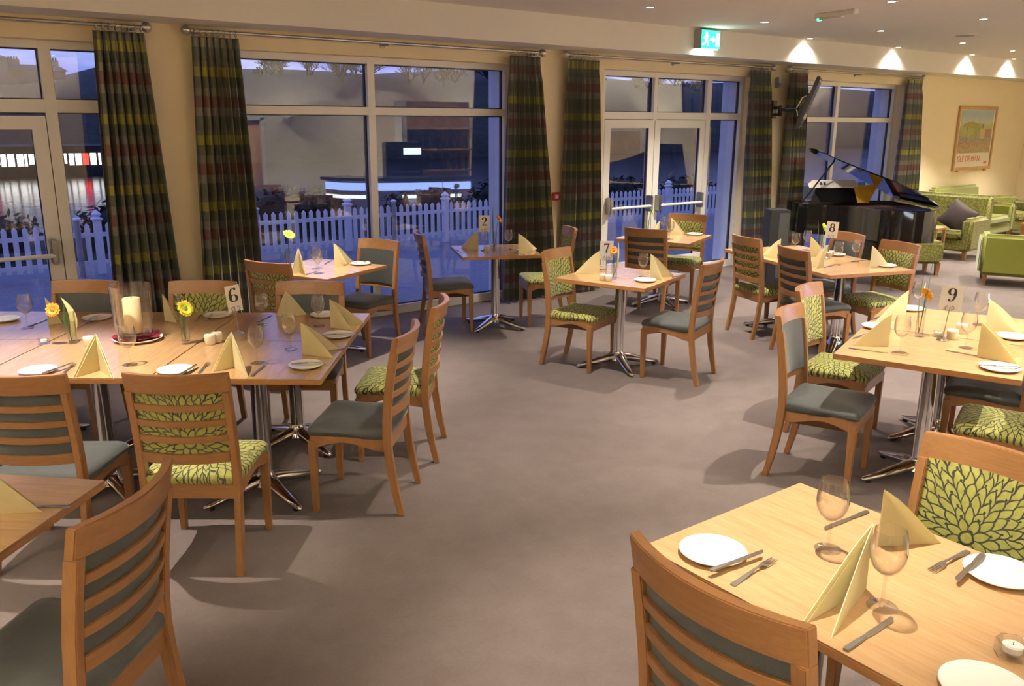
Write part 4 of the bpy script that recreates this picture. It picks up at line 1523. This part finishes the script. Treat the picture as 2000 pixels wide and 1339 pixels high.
POT = pot_mesh()
HOLE = G().lathe([(.003, 0), (.003, .0008)], 6).mesh('hole', 'rubber_black', 0)


def cruet(p, label, scale=1.0):
    o = inst('cruet', POT, None, (*p, TZ + .0005), 0, scale)
    for k in range(3):
        inst('hole', HOLE, o, (.006 * math.cos(k * 2.1), .006 * math.sin(k * 2.1), .0528))
    return tag(o, label, 'cruet', 'cream salt and pepper pots')


def tealight(p, label, scale=1.0):
    o = thing('tealight_holder', label, 'candle holder', (*p, TZ + .0005), R(20), 'glass tealight holders', scale)
    inst('cup', G().lathe([(.030, 0), (.034, .006), (.034, .032), (.028, .034), (.026, .014), (.002, .012)], 8).mesh('cup', 'thick_glass', 30), o)
    c = inst('candle', G().lathe([(.020, .0125), (.020, .025), (.001, .025)], 20).mesh('candle', 'porcelain', 50), o)
    inst('wick', G().lathe([(.001, .025), (.001, .033)], 6).mesh('wick', 'wick', 0), c)
    return o


def petal_ring(g, n, r0, r1, w, lift, twist=0.0, seed=0):
    rnd = random.Random(seed)
    for i in range(n):
        a = 2 * PI * i / n + twist + rnd.uniform(-.08, .08)
        c, s = math.cos(a), math.sin(a)
        L = r1 * rnd.uniform(.92, 1.05)
        rows = []
        for t, ww in ((0, .4), (.35, .9), (.7, 1.0), (.92, .6), (1.0, .15)):
            r = r0 + (L - r0) * t
            z = lift * math.sin(t * 1.6) * .9
            rows.append([(r * c - s * w * ww * k, r * s + c * w * ww * k, z - (.001 if k else 0)) for k in (-1, 0, 1)])
        g.slab(rows, [[(x, y, z - .0012) for x, y, z in r] for r in rows])


def gerbera(parent, pos, facing, petal, eye, size=.036):
    q = Vector(facing).to_track_quat('Z', 'Y')
    g = G()
    petal_ring(g, 20, size * .18, size, size * .16, .008, 0, 1)
    petal_ring(g, 16, size * .15, size * .78, size * .15, .014, .12, 2)
    f = inst('flower', g.mesh('flower', petal, 40), parent, pos)
    f.rotation_mode = 'QUATERNION'
    f.rotation_quaternion = q
    inst('flower_eye', G().lathe([(size * .32, 0), (size * .30, .006), (size * .18, .010), (.0005, .011)], 16).mesh('flower_eye', eye, 50), f)
    return f


def leaf_blade(base, tip, w, bend):
    b, t = Vector(base), Vector(tip)
    d = t - b
    side = d.cross(Vector((0.3, -.9, 0.1))).normalized() * w
    rows = []
    for i in range(9):
        k = i / 8
        p = b + d * k + Vector(bend) * math.sin(PI * k)
        ww = (math.sin(PI * min(1, k * .92 + .08)) ** .7) * (1 - .55 * k)
        rows.append([p - side * ww, p + Vector((0, -.0015, 0)), p + side * ww])
    g = G().slab(rows, [[p + Vector((0, .0012, 0)) for p in r] for r in rows])
    return g


VASE = G().lathe([(.0235, 0), (.0245, .002), (.0225, .012), (.0225, .185), (.0215, .185), (.0215, .016), (.001, .014)], 24).mesh('tube', 'thick_glass', 60)


def vase(p, label, petal, eye, fpos, facing, extra=(), h=1.0, size=.036):
    """fpos: flower centre relative to the vase foot"""
    o = thing('bud_vase', label, 'vase', (*p, TZ + .0005), 0, 'glass bud vases with cut flowers')
    inst('tube', VASE, o, (0, 0, 0), 0, (1, 1, h))
    f = Vector(fpos)
    inst('flower_stem', G().tube([(-.004, .002, .02), (f.x * .25, f.y * .25, .10), (f.x * .6, f.y * .6, f.z * .78), f - Vector(facing).normalized() * .006], .0027, 7).mesh('flower_stem', 'stem_green', 50), o)
    gerbera(o, f, facing, petal, eye, size)
    for kind, b, t, w, bend, mat in extra:
        if kind == 'leaf':
            inst('leaf', leaf_blade(b, t, w, bend).mesh('leaf', mat, 60), o)
        else:
            g = G().tube([b, tuple((Vector(b) + Vector(t)) / 2 + Vector(bend)), t], .0022, 6)
            s = inst('bud_stem', g.mesh('bud_stem', 'stem_green', 50), o)
            inst('bud', G().lathe([(.003, -.004), (.010, .012), (.0095, .03), (.004, .052), (.0008, .062)], 10, t).mesh('bud', mat, 50), s)
    return o


# ---- printed numbers, drawn as strokes of changing width
def stroke(g, pts, y0, y1):
    """pts: x, z, half width"""
    n = len(pts)
    L, Rr = [], []
    for i, (x, z, w) in enumerate(pts):
        a, b = pts[max(i - 1, 0)], pts[min(i + 1, n - 1)]
        t = Vector((b[0] - a[0], b[1] - a[1]))
        t.normalize()
        L.append((x - t.y * w, z + t.x * w))
        Rr.append((x + t.y * w, z - t.x * w))
    rings = [[(l[0], y0, l[1]), (r[0], y0, r[1]), (r[0], y1, r[1]), (l[0], y1, l[1])] for l, r in zip(L, Rr)]
    g.loops(rings)


def oval(cx, cz, rx, rz, a0, a1, thick, thin, n=24):
    out = []
    for i in range(n + 1):
        a = a0 + (a1 - a0) * i / n
        out.append((cx + rx * math.cos(a), cz + rz * math.sin(a), thin + (thick - thin) * abs(math.cos(a)) ** 1.5))
    return out


def digit_mesh(d, s):
    g = G()
    y0, y1 = -.0016, -.0009
    K, N_ = .105, .028

    def S(p):
        stroke(g, [(x * s, z * s, w * s) for x, z, w in p], y0, y1)
    if d in '69':
        f = 1 if d == '9' else -1
        S([(x * f, z * f, w) for x, z, w in oval(0, .24, .24, .25, 0, 2 * PI, K, N_)])
        S([(x * f, z * f, w) for x, z, w in oval(-.02, .10, .27, .60, .25, -PI * .62, .10, .035)])
        bx, bz = -.16 * f, -.44 * f
        S([(bx + .07 * math.cos(a), bz + .07 * math.sin(a), .03) for a in [2 * PI * i / 12 for i in range(13)]])
        S([(bx - .04, bz, .05), (bx + .04, bz, .05)])
    elif d == '8':
        S(oval(0, .25, .20, .23, 0, 2 * PI, .085, .03))
        S(oval(0, -.23, .25, .26, 0, 2 * PI, .11, .03))
    elif d == '7':
        S([(-.27, .40, .085), (.27, .40, .085)])
        S([(-.25, .42, .03), (-.27, .24, .03)])
        S([(.25, .42, .03), (.10, .12, .05), (.0, -.18, .085), (-.04, -.50, .10)])
    elif d == '2':
        S([(-.20, .20, .05), (-.19, .28, .06)] + oval(0, .23, .21, .25, PI * .95, -PI * .10, .10, .03, 14) + [(.06, -.06, .05), (-.24, -.42, .03)])
        S([(-.26, -.43, .05), (0, -.42, .075), (.26, -.43, .06)])
        S([(.25, -.45, .03), (.28, -.28, .025)])
    return g.mesh('numeral', 'ink_black', 0)


def number_stand(p, digit, yaw, label, dx=0.0, grey=False, tilt=0.0, w=.115, h=.140, zc=.235):
    """yaw turns the card; its face looks along local -y"""
    o = thing('table_number', label, 'table number', (*p, TZ + .0005), R(yaw), 'table number stands')
    inst('foot', G().lathe([(.034, 0), (.036, .004), (.030, .010), (.012, .016), (.004, .024)], 24).mesh('foot', 'chrome', 50), o)
    inst('stem', G().tube([(0, 0, .02), (dx * .6, 0, zc - .10), (dx, 0, zc - .045)], .0028, 8).mesh('stem', 'dull_steel', 50), o)
    m = Matrix.Translation((dx, 0, zc)) @ Matrix.Rotation(R(tilt), 4, 'Y')
    c = inst('card', G().box(-w / 2, w / 2, -.0008, .0008, -h / 2, h / 2).mesh('card', 'card_grey' if grey else 'card_white', 0), o)
    c.matrix_local = m
    n = inst('numeral', digit_mesh(digit, h * .50), c, (0, 0, h * .13))
    g = G()
    for s in (-1, 1):
        g.tube([(.006 * s, -.003, -h * .52), (.020 * s, -.003, -h * .46), (.026 * s, -.003, -h * .38), (.016 * s, -.003, -h * .30), (.010 * s, -.003, -h * .36)], .0026, 6)
    inst('clip', g.mesh('clip', 'dull_steel', 50), c)
    return o


def table_ten():
    L = ' on the brightly lit nearest table'
    napkin((2.275, 1.200), (2.448, 1.097), (2.475, 1.126), .182, 'pale yellow standing napkin before the green chair' + L)
    napkin((2.026, 1.088), (1.731, 1.085), (1.740, 1.007), .190, 'pale yellow standing napkin before the big grey chair' + L)
    plate((1.838, 1.460), 'white side plate with a knife across it, before the big grey chair', .098)
    plate((2.393, 0.899), 'white side plate with a knife across it, before the nearest green chair', .098)
    plate((1.836, 0.682), 'white side plate cut off by the bottom edge of the picture', .098)
    cutlery('knife', (1.733, 1.379), (1.943, 1.363), 'steel knife lying across the plate by the big grey chair', .017, 1.05)
    cutlery('fork', (1.713, 1.309), (2.000, 1.333), 'steel fork with bright tines beside the plate, near the big grey chair', 0, 1.1)
    cutlery('knife', (2.483, 1.345), (2.221, 1.359), 'steel knife behind the farther wine glass' + L, 0, 1.1)
    cutlery('knife', (1.694, 0.956), (1.977, 0.964), 'steel knife in front of the nearer wine glass' + L, 0, 1.1)
    cutlery('fork', (2.465, 1.021), (2.230, 1.025), 'steel fork before the nearest green chair, tines towards us', 0, 1.1)
    cutlery('knife', (2.471, 0.978), (2.213, 0.944), 'steel knife leaning on the rim of the plate by the green chair', .014, 1.05)
    glass((2.138, 1.277), 'wine glass at the far corner' + L, 1.13)
    glass((1.977, 1.011), 'wine glass between the two napkins' + L, 1.13)
    tealight((2.026, 0.710), 'square cut glass tealight holder' + L, 1.15)


def table_nine():
    L = ' on table 9'
    napkin((5.279, 2.786), (4.973, 2.828), (5.137, 2.888), .185, 'pale yellow standing napkin at the far aisle side' + L)
    napkin((4.524, 2.466), (4.366, 2.594), (4.516, 2.645), .185, 'pale yellow standing napkin at the near aisle corner' + L)
    napkin((5.413, 2.343), (5.435, 2.150), (5.604, 2.205), .185, 'pale yellow standing napkin at the far window side' + L)
    napkin((4.700, 2.058), (4.733, 1.860), (4.888, 1.908), .190, 'pale yellow standing napkin at the near window corner' + L)
    plate((4.550, 1.873), 'white side plate at the near corner of table 9', .100)
    plate((5.299, 2.140), 'white side plate between the two window side napkins of table 9', .088)
    plate((5.567, 2.904), 'white side plate at the far end of table 9, behind the napkin', .088)
    plate((4.888, 2.754), 'white side plate peeping out between the two aisle side napkins of table 9', .088)
    glass((4.449, 2.357), 'wine glass at the near aisle corner' + L, 1.05)
    glass((4.848, 2.190), 'wine glass in front of the cruets' + L, 1.05)
    glass((5.490, 2.423), 'wine glass right of the number card' + L, 1.05)
    glass((5.580, 2.875), 'wine glass behind the flower vase' + L, 1.0)
    cutlery('knife', (4.287, 2.595), (4.388, 2.361), 'steel knife at the near aisle corner' + L)
    cutlery('knife', (4.698, 2.176), (4.719, 2.069), 'steel knife by the near window napkin' + L)
    cutlery('knife', (4.483, 1.942), (4.611, 1.803), 'steel knife across the near corner plate of table 9', .016)
    cutlery('fork', (4.525, 2.683), (4.715, 2.684), 'steel fork behind the near aisle napkin' + L)
    cutlery('fork', (5.050, 2.896), (5.269, 2.886), 'steel fork behind the far aisle napkin' + L)
    vase((4.885, 2.484), 'glass bud vase with one golden gerbera and grass blades' + L, 'petal_gold', 'flower_eye', (.052, .012, .245), (.75, -.3, .35),
         (('leaf', (.0, .003, .03), (.052, .0, .44), .008, (.012, 0, 0), 'stem_green'), ('leaf', (-.003, .003, .03), (.008, .02, .36), .004, (-.022, 0, 0), 'stem_green')), 1.0, .046)
    number_stand((4.916, 2.356), '9', -40, 'chrome stand holding a grey card with the number 9', .018, True, 3, .128, .148, .250)
    cruet((4.985, 2.337), 'cream salt pot in front, beside the number 9 stand', 1.15)
    cruet((5.182, 2.380), 'cream pepper pot behind, beside the number 9 stand', 1.15)
    tealight((4.979, 2.416), 'glass tealight holder behind the number 9 stand', 1.0)


def table_eight():
    L = ' on table 8'
    napkin((6.719, 4.811), (6.754, 4.937), (6.768, 5.044), .185, 'pale yellow standing napkin by the farther ladder back chair' + L)
    napkin((6.622, 4.283), (6.546, 4.304), (6.615, 4.422), .185, 'pale yellow standing napkin by the nearer ladder back chair' + L)
    napkin((7.08, 4.74), (7.18, 4.60), (7.23, 4.68), .185, 'pale yellow standing napkin behind the number 8 card')
    napkin((6.959, 4.045), (7.17, 3.985), (7.185, 4.04), .190, 'pale yellow standing napkin at the near right corner' + L)
    plate((7.33, 4.62), 'white side plate before the grey chair' + L)
    plate((7.125, 3.995), 'white side plate at the near corner' + L)
    glass((7.139, 4.943), 'wine glass at the far end, nearer the ladder back chair' + L)
    glass((7.412, 5.000), 'wine glass at the far end, second along' + L)
    glass((6.846, 4.293), 'wine glass at the near end, by the napkin' + L, 1.05)
    glass((7.136, 4.299), 'wine glass at the near end, before the grey chair' + L, 1.05)
    cutlery('knife', (7.155, 4.321), (7.288, 4.300), 'steel knife at the middle of the piano side' + L)
    cutlery('knife', (6.598, 4.267), (6.831, 4.304), 'steel knife beside the near ladder back chair napkin' + L)
    cutlery('fork', (7.121, 4.031), (7.220, 4.168), 'steel fork beside the near corner napkin' + L)
    vase((7.257, 4.740), 'glass bud vase with one lime green bloom' + L, 'petal_green', 'flower_eye_green', (.01, -.012, .255), (.2, -.8, .4),
         (('leaf', (-.003, .003, .03), (-.055, .02, .33), .012, (-.008, 0, 0), 'stem_green'),), 1.0, .05)
    number_stand((7.104, 4.578), '8', -52, 'chrome stand holding a white card with the number 8', .03, False, 4, .105, .15, .265)
    cruet((7.151, 4.582), 'cream salt pot at the foot of the number 8 stand')
    cruet((7.260, 4.621), 'cream pepper pot behind the number 8 stand')


def table_seven():
    L = ' on table 7'
    napkin((4.815, 5.196), (4.636, 5.308), (4.743, 5.386), .19, 'pale yellow standing napkin before the green chair' + L)
    napkin((4.978, 4.773), (5.010, 4.652), (5.229, 4.739), .20, 'pale yellow standing napkin before the grey chair' + L)
    plate((4.866, 4.714), 'white side plate at the near corner' + L)
    glass((4.982, 4.857), 'wine glass behind the near corner plate' + L)
    glass((4.956, 5.298), 'wine glass behind the number 7 card')
    cutlery('knife', (5.190, 4.709), (5.343, 4.748), 'steel knife at the far side of the grey chair napkin' + L)
    vase((4.726, 4.924), 'glass bud vase with an orange bloom and a pale green leaf' + L, 'petal_orange', 'flower_eye', (-.028, -.012, .235), (-.3, -.8, .3),
         (('leaf', (.003, .003, .03), (.035, .0, .31), .018, (.022, 0, 0), 'petal_cream'),), 1.0, .036)
    number_stand((4.657, 4.945), '7', -40, 'chrome stand holding a card with the number 7', .0, True, 0, .105, .15, .235)
    cruet((4.621, 4.943), 'cream salt pot by the number 7 stand, aisle side')
    cruet((4.627, 4.883), 'cream pepper pot by the number 7 stand, near the vase')


def window_tables():
    L = ' on table 2'
    napkin((4.748, 6.865), (4.663, 6.945), (4.685, 7.079), .19, 'pale yellow standing napkin before the edge on grey chair' + L)
    napkin((4.928, 6.453), (5.145, 6.463), (5.264, 6.588), .19, 'pale yellow standing napkin before the green chair' + L)
    plate((5.085, 6.535), 'white side plate beside the curtain end' + L)
    glass((5.011, 6.723), 'wine glass beside the orange gerbera' + L)
    glass((4.793, 6.833), 'wine glass in front of the number 2 card')
    cutlery('knife', (4.575, 6.985), (4.509, 6.787), 'steel knife at the outer end' + L)
    vase((4.859, 6.745), 'glass bud vase with a leaning orange gerbera' + L, 'petal_orange', 'flower_eye', (.055, .01, .30), (.4, -.7, .5),
         (('leaf', (-.003, .003, .03), (-.012, .01, .42), .012, (-.006, 0, 0), 'stem_green'),), 1.0, .042)
    number_stand((4.777, 6.802), '2', -32, 'chrome stand holding a white card with the number 2', 0, False, 0, .105, .16, .26)
    cruet((4.778, 6.760), 'pale salt pot at the foot of the number 2 stand')
    cruet((4.891, 6.807), 'pale pepper pot beside the vase on table 2')

    L = ' on the window table'
    napkin((2.809, 6.661), (2.712, 6.611), (2.784, 6.472), .20, 'pale yellow brightly lit standing napkin' + L)
    napkin((3.185, 6.791), (3.305, 6.773), (3.418, 6.881), .20, 'pale yellow standing napkin before the grey chair' + L)
    plate((3.405, 6.735), 'white side plate with cutlery before the grey chair' + L)
    glass((2.914, 6.527), 'wine glass in front' + L)
    glass((2.996, 6.747), 'wine glass behind the other' + L)
    cutlery('knife', (3.140, 6.906), (3.306, 7.102), 'steel knife at the glass side' + L)
    cutlery('knife', (2.775, 6.507), (2.963, 6.644), 'steel knife along the near edge' + L)
    cutlery('fork', (3.393, 6.830), (3.281, 6.774), 'steel fork beside the grey chair napkin' + L)
    cutlery('knife', (3.356, 6.756), (3.458, 6.771), 'steel knife on the side plate of the window table', .016)
    vase((2.778, 6.806), 'glass bud vase with a lime green bloom' + L, 'petal_green', 'flower_eye_green', (.012, -.01, .30), (.1, -.6, .7),
         (('leaf', (-.003, .003, .03), (-.045, .02, .33), .006, (-.02, 0, 0), 'stem_green'),), 1.0, .052)

    L = ' on the table before the double doors'
    napkin((7.166, 6.584), (7.265, 6.488), (7.421, 6.599), .19, 'pale yellow standing napkin before the green chair' + L)
    napkin((7.142, 6.737), (6.908, 6.629), (7.018, 6.768), .14, 'pale yellow napkin mostly hidden behind the ladder back chair before the double doors')
    plate((7.39, 6.43), 'white side plate' + L)
    glass((7.180, 6.710), 'wine glass nearer the vase' + L)
    glass((6.887, 6.335), 'wine glass in front of the napkin' + L)
    cutlery('fork', (7.245, 6.395), (7.367, 6.581), 'steel fork by the napkin' + L)
    vase((6.834, 6.628), 'glass bud vase with a green bloom' + L, 'petal_green', 'flower_eye_green', (.035, -.02, .27), (.6, -.5, .3),
         (('leaf', (-.003, .003, .03), (.02, .01, .35), .012, (-.01, 0, 0), 'stem_green'),), 1.0, .042)


def long_table():
    L = ' on table 6'
    napkin((0.831, 4.558), (0.691, 4.474), (0.850, 4.353), .185, 'pale yellow standing napkin between the two near chairs' + L)
    napkin((1.392, 4.209), (1.274, 4.192), (1.390, 4.009), .185, 'pale yellow standing napkin right of the green ladder back chair' + L)
    napkin((1.775, 4.238), (1.878, 4.049), (1.993, 4.225), .175, 'pale yellow standing napkin before the nearer end chair' + L)
    napkin((2.169, 4.718), (2.242, 4.584), (2.395, 4.715), .175, 'pale yellow standing napkin before the farther end chair' + L)
    napkin((2.062, 5.132), (2.029, 5.228), (2.203, 5.150), .17, 'pale yellow standing napkin at the far right corner of table 6')
    napkin((1.407, 5.495), (1.493, 5.468), (1.452, 5.393), .17, 'pale yellow standing napkin behind the yellow flower' + L)
    napkin((0.801, 5.793), (0.877, 5.789), (0.880, 5.908), .17, 'pale yellow standing napkin behind the orange flower' + L)
    plate((0.575, 4.688), 'white side plate behind the bright seated grey chair' + L)
    plate((1.127, 4.298), 'white side plate with a knife, above the green ladder back chair' + L)
    plate((1.691, 4.004), 'white side plate at the near corner' + L)
    plate((2.107, 4.486), 'white side plate between the two end napkins' + L)
    plate((1.713, 5.419), 'white side plate by the number 6 card')
    plate((1.075, 5.786), 'white side plate left of the candle jar' + L)
    plate((0.602, 6.073), 'white side plate cut by the left edge of the picture' + L)
    plate((2.27, 5.035), 'white side plate at the far side, behind a wine glass' + L)
    cutlery('fork', (0.662, 4.569), (0.761, 4.760), 'steel fork with bright tines beside the lit napkin' + L)
    cutlery('knife', (0.624, 4.624), (0.699, 4.683), 'steel knife on the plate behind the bright seated chair', .016)
    cutlery('knife', (1.108, 4.164), (1.238, 4.316), 'steel knife across the plate above the green ladder back chair', .016)
    cutlery('fork', (1.229, 4.225), (1.303, 4.344), 'steel fork left of the napkin at the green ladder back chair')
    cutlery('knife', (1.396, 3.983), (1.540, 4.160), 'steel knife by the near wine glass, on the table edge' + L)
    cutlery('knife', (1.650, 4.029), (1.794, 3.961), 'steel knife across the near corner plate' + L, .016)
    cutlery('knife', (2.037, 4.499), (2.176, 4.445), 'steel knife across the plate between the end napkins' + L, .016)
    cutlery('fork', (1.981, 4.207), (1.876, 4.177), 'steel fork behind the nearer end napkin' + L)
    cutlery('knife', (1.861, 5.117), (2.011, 5.260), 'steel knife beside the far wine glass by number 6')
    cutlery('knife', (0.694, 5.804), (0.821, 5.969), 'steel knife beside the far left wine glass' + L)
    cutlery('fork', (0.986, 5.656), (1.085, 5.796), 'steel fork on the plate left of the candle jar', .016)
    cutlery('knife', (1.583, 5.262), (1.700, 5.466), 'steel knife on the plate by the number 6 card', .016)
    cutlery('fork', (1.569, 5.396), (1.630, 5.496), 'steel fork between the yellow flower and the plate' + L)
    glass((0.684, 5.778), 'wine glass at the far left' + L, 1.05)
    glass((0.977, 4.568), 'wine glass in front of the red cloth plate' + L, 1.05)
    glass((1.517, 4.213), 'wine glass beside the near napkin, right of it' + L, 1.0)
    glass((1.767, 4.375), 'wine glass left of the nearer end napkin' + L, 1.0)
    glass((1.861, 5.031), 'wine glass right of the number 6 card', 1.0)
    glass((2.124, 4.791), 'wine glass left of the farther end napkin' + L, 1.0)
    vase((0.831, 5.217), 'glass bud vase with an orange gerbera and cream petal' + L, 'petal_orange', 'flower_eye', (-.082, -.02, .205), (-.5, -.7, .35),
         (('leaf', (.003, .003, .03), (-.035, .0, .27), .028, (.03, 0, .01), 'petal_cream'), ('leaf', (0, .004, .04), (-.02, .01, .235), .014, (-.012, 0, 0), 'stem_green')), 1.0, .042)
    vase((1.341, 4.834), 'glass bud vase with a yellow bloom and dark bud' + L, 'petal_yellow', 'flower_eye_green', (.004, -.015, .205), (.3, -.7, .4),
         (('bud', (0, 0, .03), (-.018, .0, .23), 0, (-.004, 0, 0), 'bud_purple'), ('leaf', (0, .004, .03), (-.012, .006, .24), .012, (-.006, 0, 0), 'stem_green')), 1.0, .052)
    number_stand((1.658, 4.886), '6', -2, 'chrome stand holding a tilted white card with the number 6', -.012, False, -6, .085, .155, .215)
    cruet((1.447, 4.744), 'cream salt pot, the nearer of the pair by the number 6 card', 1.15)
    cruet((1.492, 4.768), 'cream pepper pot, the farther of the pair by the number 6 card', 1.15)
    cruet((0.890, 5.090), 'cream pot behind the brightly lit napkin, left of the candle jar', 1.1)
    tealight((0.697, 5.299), 'glass tealight holder left of the orange flower' + L, .95)
    # hurricane candle on a plate with a burgundy napkin
    p = (1.144, 5.077)
    o = tag(inst('charger_plate', G().lathe([(.001, .003), (.09, .003), (.10, 0), (.106, .003), (.133, .016), (.135, .019), (.132, .020), (.105, .008), (.001, .008)], 40).mesh('charger_plate', 'porcelain', 50), None, (*p, TZ + .0005)),
            'large white plate under the burgundy cloth and candle jar', 'plate')
    g = G()
    rnd = random.Random(4)
    rows = []
    for i in range(7):
        r = .004 + .118 * i / 6
        rows.append([(r * (1 + (.10 * math.sin(5 * a + i) if i > 4 else 0)) * math.cos(a), r * (1 + (.10 * math.sin(5 * a + i) if i > 4 else 0)) * math.sin(a),
                      .010 + .012 * abs(math.sin(4 * a + .6 * i)) * (i / 6) + (.010 * max(0, (i - 4) / 2))) for a in [2 * PI * k / 40 for k in range(40)]])
    g.loops(rows, True, False)
    bot = [[(x, y, z - .004) for x, y, z in r] for r in rows]
    g.loops(bot, True, False)
    tag(inst('burgundy_cloth', g.mesh('burgundy_cloth', 'burgundy_cloth', 60), None, (*p, TZ + .004)), 'crumpled burgundy cloth on the large plate under the candle jar', 'cloth')
    hz = TZ + .030
    q = (1.136, 5.112)
    h = thing('hurricane_jar', 'wide clear glass hurricane jar around the pillar candle on table 6', 'candle holder', (*q, hz))
    inst('glass_wall', G().lathe([(.098, .0), (.100, .006), (.112, .285), (.1135, .288), (.1115, .288), (.098, .010), (.001, .008)], 48).mesh('glass_wall', 'clear_glass', 60), h)
    c = thing('pillar_candle', 'thick cream pillar candle inside the glass jar on table 6', 'candle', (*q, hz + .012))
    inst('wax', G().lathe([(.046, 0), (.048, .004), (.048, .196), (.044, .200), (.030, .194), (.001, .192)], 28).mesh('wax', 'wax_cream', 50), c)
    inst('wick', G().tube([(0, 0, .190), (.002, 0, .202), (.004, .001, .210)], .0015, 6).mesh('wick', 'wick', 0), c)


def corner_table():
    napkin((0.143, 3.023), (0.316, 2.928), (0.308, 3.000), .19, 'pale yellow napkin cut by the left edge on the near left table')
    cutlery('knife', (0.352, 2.943), (0.262, 3.010), 'steel knife behind the napkin on the near left table', 0, 1.1)


table_ten()
table_nine()
table_eight()
table_seven()
window_tables()
long_table()
corner_table()
